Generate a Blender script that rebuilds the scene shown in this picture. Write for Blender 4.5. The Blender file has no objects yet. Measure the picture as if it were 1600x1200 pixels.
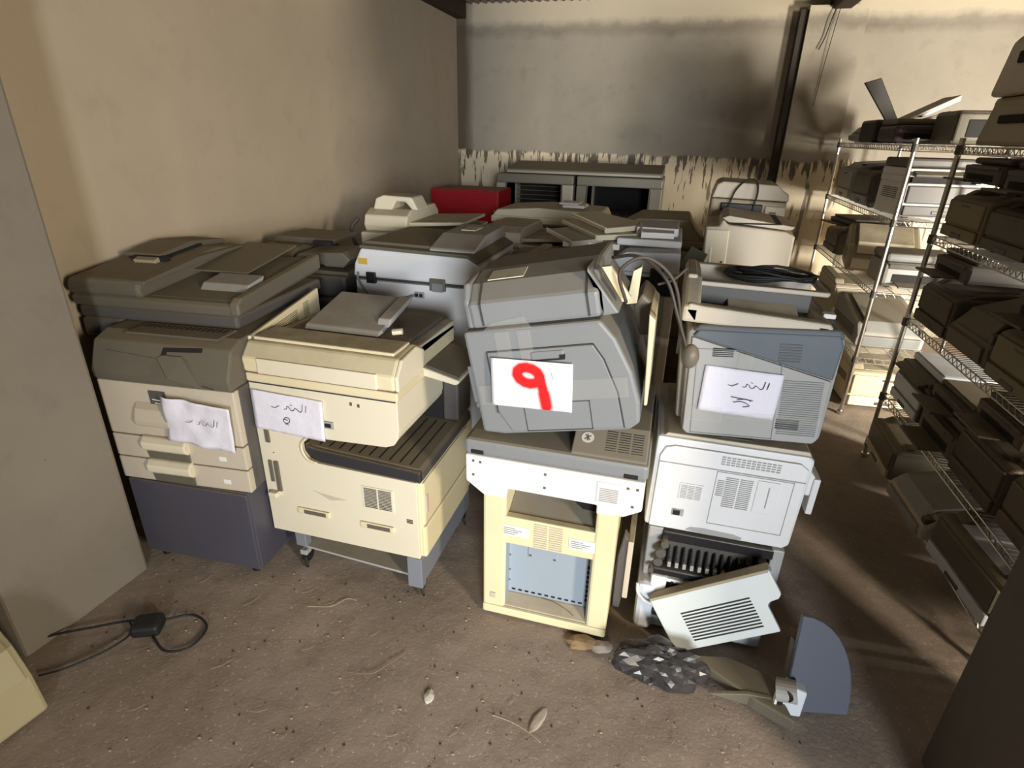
import bpy, bmesh, math, random
from mathutils import Vector, Matrix, noise
random.seed(7)
SC = bpy.context.scene
COL = SC.collection
R = math.radians

# ------------------------------------------------------------------ camera
cam_d = bpy.data.cameras.new('camera'); cam = bpy.data.objects.new('camera', cam_d); COL.objects.link(cam)
cam_d.sensor_width = 36; cam_d.lens = 890/1600*36; cam_d.clip_start = .02
_right = Vector((.963, .268, .022)); _fwd = Vector((-.2372, .885, -.402))
_fwd.normalize(); _right = (_right - _fwd*_right.dot(_fwd)).normalized(); _up = _right.cross(_fwd)
cam.matrix_world = Matrix(((_right.x, _up.x, -_fwd.x, 0), (_right.y, _up.y, -_fwd.y, 0), (_right.z, _up.z, -_fwd.z, 1.7), (0, 0, 0, 1)))
SC.camera = cam
# ------------------------------------------------------------------ world, daylight, exposure
w = bpy.data.worlds.new('sky'); SC.world = w; w.use_nodes = True
w.node_tree.nodes['Background'].inputs[0].default_value = (.62, .74, .95, 1)
w.node_tree.nodes['Background'].inputs[1].default_value = 1.0
def area(name, loc, target, sx, sy, power, col):
    l = bpy.data.lights.new(name, 'AREA'); l.shape = 'RECTANGLE'; l.size = sx; l.size_y = sy; l.energy = power; l.color = col
    o = bpy.data.objects.new(name, l); COL.objects.link(o); o.location = loc
    o.rotation_euler = (Vector(target)-Vector(loc)).to_track_quat('-Z', 'Y').to_euler()
    return o
area('daylight_doorway', (2.15, -4.6, 1.75), (.1, 2.5, .9), 1.5, 2.0, 480, (.90, .95, 1))
area('daylight_side_opening', (3.3, -1.35, 2.0), (.2, 3.4, 1.3), .45, .95, 155, (1, .87, .68))
area('daylight_rear_window', (3.35, 2.1, 1.1), (3.0, 5.0, .8), .4, .7, 230, (1, .93, .80))
SC.view_settings.view_transform = 'Standard'; SC.view_settings.look = 'None'; SC.view_settings.gamma = 1
SC.view_settings.use_curve_mapping = False
SC.view_settings.exposure = .22

# ------------------------------------------------------------------ materials
def nt(name):
    m = bpy.data.materials.new(name); m.use_nodes = True
    t = m.node_tree; b = t.nodes['Principled BSDF']
    return m, t, b
def N(t, typ, **k):
    n = t.nodes.new(typ)
    for a, v in k.items():
        if a == 'inp':
            for i, x in v.items(): n.inputs[i].default_value = x
        else: setattr(n, a, v)
    return n
def L(t, a, b): t.links.new(a, b)
def noise_n(t, vec, scale, detail=4, rough=.55):
    n = N(t, 'ShaderNodeTexNoise', inp={'Scale': scale, 'Detail': detail, 'Roughness': rough})
    if vec is not None: L(t, vec, n.inputs['Vector'])
    return n.outputs[0]
def ramp(t, fac, a, b, ca=(0, 0, 0, 1), cb=(1, 1, 1, 1)):
    n = N(t, 'ShaderNodeValToRGB'); e = n.color_ramp.elements
    e[0].position = a; e[1].position = b; e[0].color = ca; e[1].color = cb
    L(t, fac, n.inputs[0]); return n.outputs[0]
def mixc(t, fac, a, b, typ='MIX'):
    n = N(t, 'ShaderNodeMix', data_type='RGBA', blend_type=typ)
    for s, v in ((0, fac), (6, a), (7, b)):
        if isinstance(v, (int, float)): n.inputs[s].default_value = v
        elif isinstance(v, tuple): n.inputs[s].default_value = v if len(v) == 4 else (*v, 1)
        else: L(t, v, n.inputs[s])
    return n.outputs[2]
def math_n(t, op, a, b=0., c=None):
    n = N(t, 'ShaderNodeMath', operation=op)
    for s, v in ((0, a), (1, b), (2, c)):
        if v is None: continue
        if isinstance(v, (int, float)): n.inputs[s].default_value = v
        else: L(t, v, n.inputs[s])
    return n.outputs[0]
def bump(t, b, h, strength=.3, dist=.01):
    n = N(t, 'ShaderNodeBump', inp={'Strength': strength, 'Distance': dist}); L(t, h, n.inputs['Height']); L(t, n.outputs[0], b.inputs['Normal'])
DUST = (.215, .17, .10, 1)
MC = {}
def plastic(name, rgb, dust=.6, rough=.45, grime=.25, metal=0.):
    """moulded plastic / sheet metal; storage dust settles on whatever faces up"""
    if name in MC: return MC[name]
    m, t, b = nt(name)
    tc = N(t, 'ShaderNodeTexCoord').outputs['Object']
    g = N(t, 'ShaderNodeNewGeometry')
    sep = N(t, 'ShaderNodeSeparateXYZ'); L(t, g.outputs['Normal'], sep.inputs[0])
    up = ramp(t, sep.outputs[2], .35, .9)
    n1 = noise_n(t, g.outputs['Position'], 9, 5, .65); n2 = noise_n(t, g.outputs['Position'], 2.3, 4)
    pat = ramp(t, n1, .25, .62)
    d = math_n(t, 'MULTIPLY', math_n(t, 'MULTIPLY', up, dust), math_n(t, 'MULTIPLY_ADD', pat, .35, .65))
    gr = math_n(t, 'MULTIPLY', ramp(t, n2, .45, .75), grime)
    c0 = mixc(t, gr, (*rgb, 1), tuple(x*y for x, y in zip(rgb, (.72, .66, .52))) + (1,))
    c1 = mixc(t, d, c0, DUST)
    L(t, c1, b.inputs['Base Color'])
    L(t, math_n(t, 'MULTIPLY_ADD', d, .45, rough), b.inputs['Roughness'])
    b.inputs['Metallic'].default_value = metal
    b.inputs['Specular IOR Level'].default_value = .4
    bump(t, b, noise_n(t, g.outputs['Position'], 160, 2), .06, .002)
    MC[name] = m; return m
def simple(name, rgb, rough=.5, metal=0.):
    if name in MC: return MC[name]
    m, t, b = nt(name)
    g = N(t, 'ShaderNodeNewGeometry')
    n = noise_n(t, g.outputs['Position'], 14, 3)
    L(t, mixc(t, math_n(t, 'MULTIPLY', n, .35), (*rgb, 1), tuple(x*.72 for x in rgb) + (1,)), b.inputs['Base Color'])
    b.inputs['Roughness'].default_value = rough; b.inputs['Metallic'].default_value = metal
    MC[name] = m; return m

CREAM = plastic('cream_plastic', (.80, .70, .46), .75)
CREAM2 = plastic('pale_cream_plastic', (.80, .73, .56), .7)
YELLOWED = plastic('yellowed_plastic', (.82, .72, .45), .6)
BEIGE = plastic('beige_plastic', (.60, .53, .42), .7)
WHITE = plastic('white_plastic', (.80, .80, .80), .65)
BRIGHT = plastic('bright_white_plastic', (.88, .86, .82), .45, grime=.12)
COOLW = plastic('cool_white_plastic', (.70, .74, .80), .5)
LGREY = plastic('light_grey_plastic', (.40, .40, .385), .75)
GREY = plastic('grey_plastic', (.235, .245, .25), .8)
DGREY = plastic('dark_grey_plastic', (.10, .093, .088), .85)
BROWNG = plastic('brown_grey_plastic', (.145, .13, .10), .85)
BLUEG = plastic('blue_grey_plastic', (.115, .137, .158), .6)
SLATE = plastic('slate_sheet_metal', (.075, .072, .095), .6, .5)
GALV = plastic('galvanised_metal', (.30, .32, .36), .5, .4, metal=.3)
STEELB = plastic('blue_grey_metal_panel', (.34, .40, .46), .4, .45)
BLACK = plastic('black_plastic', (.018, .017, .018), .35, .4)
OLIVE = plastic('olive_beige_plastic', (.42, .36, .25), .75)
SHADE_CREAM = plastic('shaded_cream_plastic', (.42, .37, .22), .6)  # cream with the shade by the left pier put into it
TAN = plastic('tan_plastic', (.44, .35, .22), .35)
SHADE_OLIVE = plastic('shaded_olive_plastic', (.20, .165, .09), .5)  # near-rack shade is mixed into this and the next two colours
SHADE_BROWN = plastic('shaded_brown_plastic', (.095, .08, .06), .5)
SHADE_UMBER = plastic('shaded_umber_plastic', (.15, .12, .085), .5)
RED = plastic('red_painted_metal', (.42, .012, .022), .8, .4)
CABL = plastic('pale_olive_grey_metal', (.42, .41, .35), .6)
CABD = plastic('olive_grey_metal', (.20, .195, .16), .7)
DARKIN = simple('dark_interior', (.012, .011, .011), .8)
CHROME = simple('chrome_wire', (.62, .60, .56), .28, 1.)
RUBBER = simple('black_rubber', (.012, .012, .012), .6)
CABLE = plastic('grey_cable', (.06, .05, .042), .4, .5)
INK = simple('pen_ink', (.05, .045, .09), .6)
SLOT = simple('vent_shadow_gap', (.03, .028, .025), .8)
SEAM = simple('panel_seam', (.06, .055, .05), .8)
YSTICK = simple('yellow_sticker', (.75, .48, .08), .5)
WOOD = simple('dark_roof_timber', (.05, .03, .018), .8)
TAPE_M, _t, _b = nt('clear_packing_tape')
_b.inputs['Base Color'].default_value = (.75, .72, .62, 1); _b.inputs['Roughness'].default_value = .12; _b.inputs['Alpha'].default_value = .07
BAG, _t, _b = nt('black_plastic_film')
_b.inputs['Base Color'].default_value = (.045, .042, .042, 1); _b.inputs['Roughness'].default_value = .3
bump(_t, _b, noise_n(_t, N(_t, 'ShaderNodeTexCoord').outputs['Object'], 14, 2), .12, .01)

def paper_mat():
    m, t, b = nt('white_paper')
    g = N(t, 'ShaderNodeNewGeometry')
    b.inputs['Base Color'].default_value = (.80, .78, .86, 1); b.inputs['Roughness'].default_value = .8
    bump(t, b, noise_n(t, g.outputs['Position'], 22, 3), .5, .008)
    return m
PAPER = paper_mat()
def paper_nine_mat():
    """paper sprayed with a red Arabic-Indic nine: ring and tail with soft spray edges (flat print)"""
    m, t, b = nt('paper_with_sprayed_nine')
    tc = N(t, 'ShaderNodeTexCoord'); sp = N(t, 'ShaderNodeSeparateXYZ'); L(t, tc.outputs['Object'], sp.inputs[0])
    x, z = sp.outputs[0], sp.outputs[2]
    def seg(ax, az, bx, bz, r, soft):
        dx, dz = bx-ax, bz-az; l2 = dx*dx+dz*dz
        px = math_n(t, 'SUBTRACT', x, ax); pz = math_n(t, 'SUBTRACT', z, az)
        h = math_n(t, 'DIVIDE', math_n(t, 'ADD', math_n(t, 'MULTIPLY', px, dx), math_n(t, 'MULTIPLY', pz, dz)), l2)
        hc = N(t, 'ShaderNodeClamp'); L(t, h, hc.inputs[0]); h = hc.outputs[0]
        ex = math_n(t, 'SUBTRACT', px, math_n(t, 'MULTIPLY', h, dx)); ez = math_n(t, 'SUBTRACT', pz, math_n(t, 'MULTIPLY', h, dz))
        d = math_n(t, 'SQRT', math_n(t, 'ADD', math_n(t, 'MULTIPLY', ex, ex), math_n(t, 'MULTIPLY', ez, ez)))
        mr = N(t, 'ShaderNodeMapRange', inp={1: r-soft, 2: r+soft, 3: 1., 4: 0.}); L(t, d, mr.inputs[0]); return mr.outputs[0]
    P = [(.122+.036*math.cos(a*math.pi/6)-.006*math.sin(a*math.pi/6), .113+.027*math.sin(a*math.pi/6)) for a in range(13)]
    ms = [seg(*P[i], *P[i+1], .0185, .005) for i in range(12)] + [seg(.156, .118, .172, .055, .0175, .005), seg(.172, .055, .180, .014, .0205, .006)]
    acc = ms[0]
    for q in ms[1:]: acc = math_n(t, 'MAXIMUM', acc, q)
    L(t, mixc(t, acc, (.88, .87, .88, 1), (.85, .004, .004, 1)), b.inputs['Base Color']); b.inputs['Roughness'].default_value = .75
    return m

def wall_mat(name, base, dark, stain=(.20, .15, .10), paint_line=None):
    m, t, b = nt(name); g = N(t, 'ShaderNodeNewGeometry'); P = g.outputs['Position']
    n1 = noise_n(t, P, 1.1, 6, .6); n2 = noise_n(t, P, 6, 5, .6); n3 = noise_n(t, P, 40, 3)
    c = mixc(t, ramp(t, n1, .35, .7), (*base, 1), (*dark, 1))
    c = mixc(t, math_n(t, 'MULTIPLY', ramp(t, n2, .55, .8), .35), c, (*stain, 1))
    spots = N(t, 'ShaderNodeTexVoronoi', inp={'Scale': 5.}); L(t, P, spots.inputs['Vector'])
    c = mixc(t, ramp(t, spots.outputs['Distance'], .012, .03, (.6, .6, .6, 1), (0, 0, 0, 1)), c, (*stain, 1))
    if paint_line is not None:
        sp = N(t, 'ShaderNodeSeparateXYZ'); L(t, P, sp.inputs[0])
        # dark uneven band under the roof line
        mp = N(t, 'ShaderNodeMapping'); mp.inputs['Scale'].default_value = (1, 1, .12); L(t, P, mp.inputs['Vector'])
        ns = noise_n(t, mp.outputs[0], 9, 5, .65)
        ln = math_n(t, 'ADD', sp.outputs[2], math_n(t, 'MULTIPLY', n2, .12))
        band = N(t, 'ShaderNodeMapRange', inp={1: .0, 2: .07, 3: 1., 4: 0.}); L(t, math_n(t, 'ABSOLUTE', math_n(t, 'SUBTRACT', ln, 2.66)), band.inputs[0])
        c = mixc(t, math_n(t, 'MULTIPLY', band.outputs[0], math_n(t, 'MULTIPLY', n1, .8)), c, (.14, .11, .085, 1))
        hi = N(t, 'ShaderNodeMapRange', inp={1: 2.70, 2: 2.76, 3: 0., 4: 1.}); L(t, ln, hi.inputs[0])
        c = mixc(t, math_n(t, 'MULTIPLY', hi.outputs[0], .8), c, (.66, .58, .44, 1))  # pale top strip: light from the roof gap put into the colour
        # corner streak running down from the roof
        cx = N(t, 'ShaderNodeMapRange', inp={1: .13, 2: .24, 3: 1., 4: 0.}); L(t, math_n(t, 'ADD', math_n(t, 'ADD', sp.outputs[0], 2.3), math_n(t, 'MULTIPLY', ns, .1)), cx.inputs[0])
        c = mixc(t, math_n(t, 'MULTIPLY', cx.outputs[0], .85), c, (.10, .068, .042, 1))
        # peeling cream distemper below the line
        mp2 = N(t, 'ShaderNodeMapping'); mp2.inputs['Scale'].default_value = (1, 1, .15); L(t, P, mp2.inputs['Vector'])
        nd = noise_n(t, mp2.outputs[0], 30, 3, .6)
        edge = math_n(t, 'SUBTRACT', paint_line, sp.outputs[2])            # >0 below the line
        e2 = N(t, 'ShaderNodeMapRange', inp={1: -.01, 2: .32, 3: -.10, 4: .10}); L(t, edge, e2.inputs[0])
        pm = ramp(t, math_n(t, 'ADD', nd, e2.outputs[0]), .40, .44)
        below = N(t, 'ShaderNodeMapRange', inp={1: -.004, 2: .02, 3: 0., 4: 1.}); L(t, math_n(t, 'ADD', edge, math_n(t, 'MULTIPLY', math_n(t, 'SUBTRACT', n2, .5), .10)), below.inputs[0])
        pmask = math_n(t, 'MULTIPLY', pm, below.outputs[0])
        bl = math_n(t, 'MULTIPLY', below.outputs[0], .8)
        c = mixc(t, bl, c, (.13, .10, .07, 1))
        fl = ramp(t, noise_n(t, mp2.outputs[0], 17, 2, .5), .60, .64)
        pmask = math_n(t, 'MULTIPLY', pmask, math_n(t, 'SUBTRACT', 1., math_n(t, 'MULTIPLY', fl, .85)))
        c = mixc(t, pmask, c, (.82, .71, .52, 1))
        bump(t, b, math_n(t, 'ADD', math_n(t, 'MULTIPLY', pmask, .6), math_n(t, 'MULTIPLY', n3, .3)), .35, .008)
    else:
        bump(t, b, math_n(t, 'ADD', n2, math_n(t, 'MULTIPLY', n3, .3)), .15, .012)
    L(t, c, b.inputs['Base Color']); b.inputs['Roughness'].default_value = .9
    return m
WALL_L = wall_mat('cream_plaster', (.57, .475, .345), (.50, .415, .30), (.36, .29, .20))
WALL_B = wall_mat('cement_render_with_peeling_distemper', (.40, .36, .295), (.33, .295, .24), (.20, .165, .125), 1.545)
WALL_D = wall_mat('dark_brown_plaster', (.10, .08, .065), (.08, .065, .05), (.05, .04, .03))  # dark brown; on the unseen front and right walls it limits bounce
WALL_P = wall_mat('grey_cement_plaster', (.265, .232, .185), (.215, .188, .148), (.15, .128, .098))
def floor_mat():
    m, t, b = nt('trodden_dirt_floor'); g = N(t, 'ShaderNodeNewGeometry'); P = g.outputs['Position']
    n1 = noise_n(t, P, 1.6, 6, .6); n2 = noise_n(t, P, 12, 6, .65); n3 = noise_n(t, P, 85, 4, .6)
    c = mixc(t, ramp(t, n1, .35, .68), (.50, .40, .315, 1), (.39, .31, .24, 1))
    c = mixc(t, math_n(t, 'MULTIPLY', ramp(t, n2, .5, .8), .5), c, (.19, .14, .10, 1))
    c = mixc(t, math_n(t, 'MULTIPLY', ramp(t, n3, .62, .75), .5), c, (.47, .40, .33, 1))
    c = mixc(t, math_n(t, 'MULTIPLY', ramp(t, n3, .36, .28), .5), c, (.11, .085, .065, 1))
    L(t, c, b.inputs['Base Color']); b.inputs['Roughness'].default_value = .95
    bump(t, b, math_n(t, 'ADD', math_n(t, 'ADD', math_n(t, 'MULTIPLY', n2, .5), math_n(t, 'MULTIPLY', n3, .22)), noise_n(t, P, 4.5, 3)), .5, .016)
    return m
FLOOR = floor_mat()
ROOF = plastic('corrugated_roof_sheet', (.20, .17, .14), 0, .6)

# ------------------------------------------------------------------ mesh helpers
def rbox(bm, x0, x1, y0, y1, z0, z1, b=0., seg=2):
    x0, x1 = min(x0, x1), max(x0, x1); y0, y1 = min(y0, y1), max(y0, y1); z0, z1 = min(z0, z1), max(z0, z1)
    vs = [bm.verts.new((x, y, z)) for z in (z0, z1) for (x, y) in ((x0, y0), (x1, y0), (x1, y1), (x0, y1))]
    fs = [bm.faces.new([vs[i] for i in q]) for q in ((3, 2, 1, 0), (4, 5, 6, 7), (0, 1, 5, 4), (1, 2, 6, 5), (2, 3, 7, 6), (3, 0, 4, 7))]
    b = min(b, .45*min(x1-x0, y1-y0, z1-z0))
    if b > 0:
        es = list({e for f in fs for e in f.edges})
        bmesh.ops.bevel(bm, geom=es, offset=b, segments=seg, profile=.5, affect='EDGES', clamp_overlap=True)
def prism(bm, pts, axis, a0, a1, b=0., seg=2):
    """polygon extruded along an axis: 'y' -> pts are (x,z); 'x' -> (y,z); 'z' -> (x,y)"""
    def P(p, a): return {'y': (p[0], a, p[1]), 'x': (a, p[0], p[1]), 'z': (p[0], p[1], a)}[axis]
    A = [bm.verts.new(P(p, a0)) for p in pts]; B = [bm.verts.new(P(p, a1)) for p in pts]; n = len(pts)
    fs = [bm.faces.new(A), bm.faces.new(B[::-1])] + [bm.faces.new((A[(i+1) % n], A[i], B[i], B[(i+1) % n])) for i in range(n)]
    bmesh.ops.recalc_face_normals(bm, faces=fs)
    if b > 0:
        es = [e for e in {e for f in fs for e in f.edges} if len(e.link_faces) == 2 and e.calc_face_angle(0) > .5]
        bmesh.ops.bevel(bm, geom=es, offset=b, segments=seg, profile=.5, affect='EDGES', clamp_overlap=True)
def tube(bm, pts, r, n=6, closed=False):
    pts = [Vector(p) for p in pts]; rings = []; prev = None
    for i, p in enumerate(pts):
        if closed: d = pts[(i+1) % len(pts)]-pts[i-1]
        else: d = pts[min(i+1, len(pts)-1)]-pts[max(i-1, 0)]
        d.normalize()
        u = d.orthogonal() if prev is None else prev - d*prev.dot(d)
        u.normalize(); v = d.cross(u); prev = u
        rings.append([bm.verts.new(p+(u*math.cos(k*2*math.pi/n)+v*math.sin(k*2*math.pi/n))*r) for k in range(n)])
    m = len(rings)
    for i in range(m if closed else m-1):
        a, c = rings[i], rings[(i+1) % m]
        for k in range(n): bm.faces.new((a[k], a[(k+1) % n], c[(k+1) % n], c[k]))
    if not closed: bm.faces.new(rings[0][::-1]); bm.faces.new(rings[-1])
def cyl(bm, p0, p1, r, n=16): tube(bm, [p0, p1], r, n)
def spline(pts, k=8):
    pts = [Vector(p) for p in pts]; P = [2*pts[0]-pts[1]]+pts+[2*pts[-1]-pts[-2]]; out = []
    for i in range(1, len(P)-2):
        for j in range(k):
            u = j/k; a, b_, c, d = P[i-1:i+3]
            out.append(.5*((2*b_)+(c-a)*u+(2*a-5*b_+4*c-d)*u*u+(3*b_-a-3*c+d)*u**3))
    out.append(pts[-1]); return out
def obj(name, bm, mat, parent=None, smooth=False, kind=None, label=None):
    me = bpy.data.meshes.new(name); bm.normal_update(); bm.to_mesh(me); bm.free(); me.materials.append(mat)
    if smooth: me.shade_smooth()
    o = bpy.data.objects.new(name, me); COL.objects.link(o)
    if parent is not None: o.parent = parent
    if kind: o['kind'] = kind
    if label: o['label'] = label
    return o
def thing(name, label, cat, loc=(0, 0, 0), rot=(0, 0, 0), group=None):
    o = bpy.data.objects.new(name, None); COL.objects.link(o); o.empty_display_size = .05
    o.location = loc; o.rotation_euler = rot; o['label'] = label; o['category'] = cat
    if group: o['group'] = group
    return o
def tag(o, label, cat, group=None):
    o['label'] = label; o['category'] = cat
    if group: o['group'] = group
    return o
def B(): return bmesh.new()
def box(name, parent, mat, e, b=.006, **k):
    bm = B(); rbox(bm, *e, b); return obj(name, bm, mat, parent, **k)
def boxes(name, parent, mat, es, b=.0, **k):
    if not k.get('kind'): return [box(name, parent, mat, e, b, **k) for e in es]
    bm = B()
    for e in es: rbox(bm, *e, b)
    return obj(name, bm, mat, parent, **k)
def pris(name, parent, mat, pts, ax, a0, a1, b=.006, **k):
    bm = B(); prism(bm, pts, ax, a0, a1, b); return obj(name, bm, mat, parent, **k)
def slots(name, parent, x0, x1, z0, z1, n, y, mat=SLOT, cols=1, t=.0015, axis='y', fill=.45, gap=.12):
    """n louvre gaps, each a thin dark strip let into the face, joined because each is only a few pixels"""
    bm = B(); dz = (z1-z0)/n; wx = (x1-x0)/cols
    for i in range(n):
        for c in range(cols):
            a, b_ = x0+c*wx+wx*gap/2*(cols > 1), x0+(c+1)*wx-wx*gap/2*(cols > 1); z = z0+(i+.5)*dz
            if axis == 'y': rbox(bm, a, b_, y-t, y+t, z-dz*fill/2, z+dz*fill/2)
            elif axis == 'x': rbox(bm, y-t, y+t, a, b_, z-dz*fill/2, z+dz*fill/2)
            else: rbox(bm, a, b_, z-dz*fill/2, z+dz*fill/2, y-t, y+t)
    return obj(name, bm, mat, parent, kind='stuff')
def seams(name, parent, rects, y, mat=SEAM, wd=.0022, axis='y', t=.0012):
    """thin joint lines round doors and covers: each rect (x0,x1,z0,z1)"""
    bm = B()
    for (x0, x1, z0, z1) in rects:
        for e in ((x0, x1, z0, z0+wd), (x0, x1, z1-wd, z1), (x0, x0+wd, z0, z1), (x1-wd, x1, z0, z1)):
            if axis == 'y': rbox(bm, e[0], e[1], y-t, y+t, e[2], e[3])
            else: rbox(bm, y-t, y+t, e[0], e[1], e[2], e[3])
    return obj(name, bm, mat, parent)
def ribbon(bm, pts, wd, y):
    """pen stroke on a sheet lying in the xz plane at depth y"""
    pts = [Vector((p[0], p[1])) for p in pts]; a = []
    for i, p in enumerate(pts):
        d = (pts[min(i+1, len(pts)-1)]-pts[max(i-1, 0)]); d = d.normalized() if d.length else Vector((1, 0)); n = Vector((-d.y, d.x))*wd/2
        a.append((bm.verts.new((p.x+n.x, y, p.y+n.y)), bm.verts.new((p.x-n.x, y, p.y-n.y))))
    for i in range(len(a)-1): bm.faces.new((a[i][0], a[i][1], a[i+1][1], a[i+1][0]))
def strokes(parent, lines, wd, y, sx=1., sz=1., ox=0., oz=0., mat=INK, name='handwriting'):
    bm = B()
    for l in lines:
        pts = [(p[0]*sx+ox, p[1]*sz+oz) for p in l]
        if len(pts) > 2: pts = [(v.x, v.y) for v in spline([(p[0], p[1], 0) for p in pts], 5)]
        ribbon(bm, pts, wd, y)
    return obj(name, bm, mat, parent)
def sheet(name, w_, h_, mat, parent=None, amp=.003, seed=0, nx=18, nz=14, rum=1.):
    """sheet of paper in the xz plane (origin bottom left), creased"""
    bm = B(); V = {}
    for i in range(nx+1):
        for j in range(nz+1):
            x, z = w_*i/nx, h_*j/nz
            y = amp*noise.noise(Vector((x*14*rum+seed, z*9*rum, seed*1.7)))
            V[i, j] = bm.verts.new((x, y-amp, z))
    for i in range(nx):
        for j in range(nz): bm.faces.new((V[i, j], V[i+1, j], V[i+1, j+1], V[i, j+1]))
    o = obj(name, bm, mat, parent, smooth=True)
    md = o.modifiers.new('thickness', 'SOLIDIFY'); md.thickness = .0006
    return o
# a loose cursive word (right to left), unit box
WORD = [[(1, .95), (.97, .45)], [(.90, 1), (.87, .5), (.80, .42), (.74, .55), (.68, .62), (.64, .45), (.56, .42), (.52, .6), (.46, .66), (.44, .46), (.36, .42)],
        [(.24, .62), (.17, .5), (.10, .40), (.0, .44)], [(.60, .78), (.55, .82)]]
LOOP = [[(.5, .5), (.62, .62), (.78, .6), (.8, .45), (.66, .34), (.52, .38), (.5, .5), (.6, .52), (.72, .5)], [(.56, .30), (.74, .27)]]

# ------------------------------------------------------------------ setting
def struct(name, bm, mat, **k): return obj(name, bm, mat, None, kind='structure', **k)
bm = B()
nx, ny = 150, 200; X0, X1, Y0, Y1 = -2.45, 3.6, -2.4, 6.3; G = []
for i in range(nx+1):
    row = []
    for j in range(ny+1):
        x, y = X0+(X1-X0)*i/nx, Y0+(Y1-Y0)*j/ny
        z = .010*noise.noise(Vector((x*2.2, y*2.2, 1)))+.006*noise.noise(Vector((x*7, y*7, 4)))+.003*noise.noise(Vector((x*19, y*19, 9)))-.012
        row.append(bm.verts.new((x, y, z)))
    G.append(row)
for i in range(nx):
    for j in range(ny): bm.faces.new((G[i][j], G[i+1][j], G[i+1][j+1], G[i][j+1]))
struct('floor', bm, FLOOR, smooth=True)
def wallbox(name, mat, *es):
    bm = B()
    for e in es: rbox(bm, *e)
    return struct(name, bm, mat)
wallbox('wall_left', WALL_L, (-2.5, -2.3, -2.5, 6.35, -.1, 3.2))
wallbox('wall_back', WALL_B, (-2.5, 3.7, 6.15, 6.35, -.1, 3.2))
wallbox('wall_back_pier', WALL_B, (.86, 1.30, 5.97, 6.17, -.1, 2.72))
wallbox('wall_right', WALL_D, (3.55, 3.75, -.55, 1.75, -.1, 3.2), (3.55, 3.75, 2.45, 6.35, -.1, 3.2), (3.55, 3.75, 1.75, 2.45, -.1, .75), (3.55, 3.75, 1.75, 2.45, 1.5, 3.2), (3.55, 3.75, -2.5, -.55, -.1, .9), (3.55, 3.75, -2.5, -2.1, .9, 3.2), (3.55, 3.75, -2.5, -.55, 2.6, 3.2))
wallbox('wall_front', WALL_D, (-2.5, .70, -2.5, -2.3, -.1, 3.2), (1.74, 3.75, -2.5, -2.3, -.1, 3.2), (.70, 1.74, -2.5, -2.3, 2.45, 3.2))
# partition piers either side of the wide opening the camera looks through
bm = B(); prism(bm, [(-2.35, .93), (-1.985, .945), (-1.955, 1.425), (-2.35, 1.44)], 'z', -.1, 3.1, .012); struct('wall_left_pier', bm, WALL_P)
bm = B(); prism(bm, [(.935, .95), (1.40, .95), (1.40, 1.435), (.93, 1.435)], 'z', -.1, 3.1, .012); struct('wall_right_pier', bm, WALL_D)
# roof: corrugated sheets on timbers
bm = B(); rows = []
n = 560
for i in range(n+1):
    x = -2.5+6.3*i/n; dz = .018*math.sin(x*2*math.pi/.076)
    rows.append((bm.verts.new((x, 6.4, 2.845+dz)), bm.verts.new((x, -2.6, 3.12+dz))))
for i in range(n): bm.faces.new((rows[i][0], rows[i][1], rows[i+1][1], rows[i+1][0]))
struct('ceiling', bm, ROOF)
for k, (x, z0) in enumerate(((-2.27, 2.72), (1.10, 2.69))):
    bm = B(); rbox(bm, x-.07, x+.07, 3.6 if k else 5.0, 6.16, z0, z0+.15, .01)
    struct('trim_%d' % (k+1), bm, WOOD)
wallbox('trim_3', simple('pier_shade_brown', (.035, .027, .02), .7), (.80, .858, 6.01, 6.152, -.05, 2.70))  # dark strip added as the shade on the back pier's left face

# ------------------------------------------------------------------ front row, left: dark desktop copier on a slate cabinet
s = thing('copier_stand', 'low slate blue sheet metal cabinet on the floor under the dark copier', 'cabinet', (-2.0, 1.478, 0), (0, 0, R(3)))
box('body', s, SLATE, (0, .545, .012, .6, .03, .395), .006)
box('front_panel', s, SLATE, (.004, .541, 0, .014, .036, .392), .004)
box('base_rail', s, DGREY, (.01, .535, .02, .58, .012, .032), .003)
for fx in (.05, .49):
    for fy in (.05, .54):
        bm = B(); cyl(bm, (fx, fy, -.012), (fx, fy, .016), .022, 12); obj('foot', bm, RUBBER, s)

c = thing('copier', 'dusty dark grey copier with beige paper drawers standing on the slate cabinet', 'copier', (-2.012, 1.478, .397), (0, 0, R(5)))
box('body', c, DGREY, (.0, .562, .03, .64, 0, .43), .008)
for k, (z0, z1) in enumerate(((.0, .098), (.102, .2))):
    d = box('drawer', c, BEIGE, (.0, .568, 0, .034, z0, z1), .005)
    box('number_plate', d, BRIGHT, (.455, .485, -.0015, .002, z0+.03, z0+.05), .001)
    pris('handle', d, CREAM2, [(-.026, z0+.058), (-.030, z0+.085), (-.012, z1+.012), (.005, z1+.012), (.005, z0+.05), (-.006, z0+.04)], 'x', .145, .335, .006)
    bm = B(); prism(bm, [(-.004, z0+.004), (-.012, z0+.05), (.004, z0+.05), (.004, z0+.004)], 'x', .15, .33, .003); obj('handle_recess', bm, BROWNG, d)
d = box('front_door', c, BEIGE, (.0, .568, 0, .034, .204, .43), .006)
pris('door_grip', d, BEIGE, [(-.026, .262), (-.03, .285), (-.016, .33), (.004, .36), (.004, .25)], 'x', .145, .30, .008)
p = box('badge', d, DGREY, (.215, .285, -.003, .004, .325, .405), .002, label='small dark name badge')
strokes(p, [[(.228, .37), (.275, .366)], [(.236, .356), (.268, .354)]], .004, -.0042, mat=BRIGHT, name='lettering')
box('tape', d, TAPE_M, (.36, .44, -.0025, -.001, .37, .405), 0)
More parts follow.
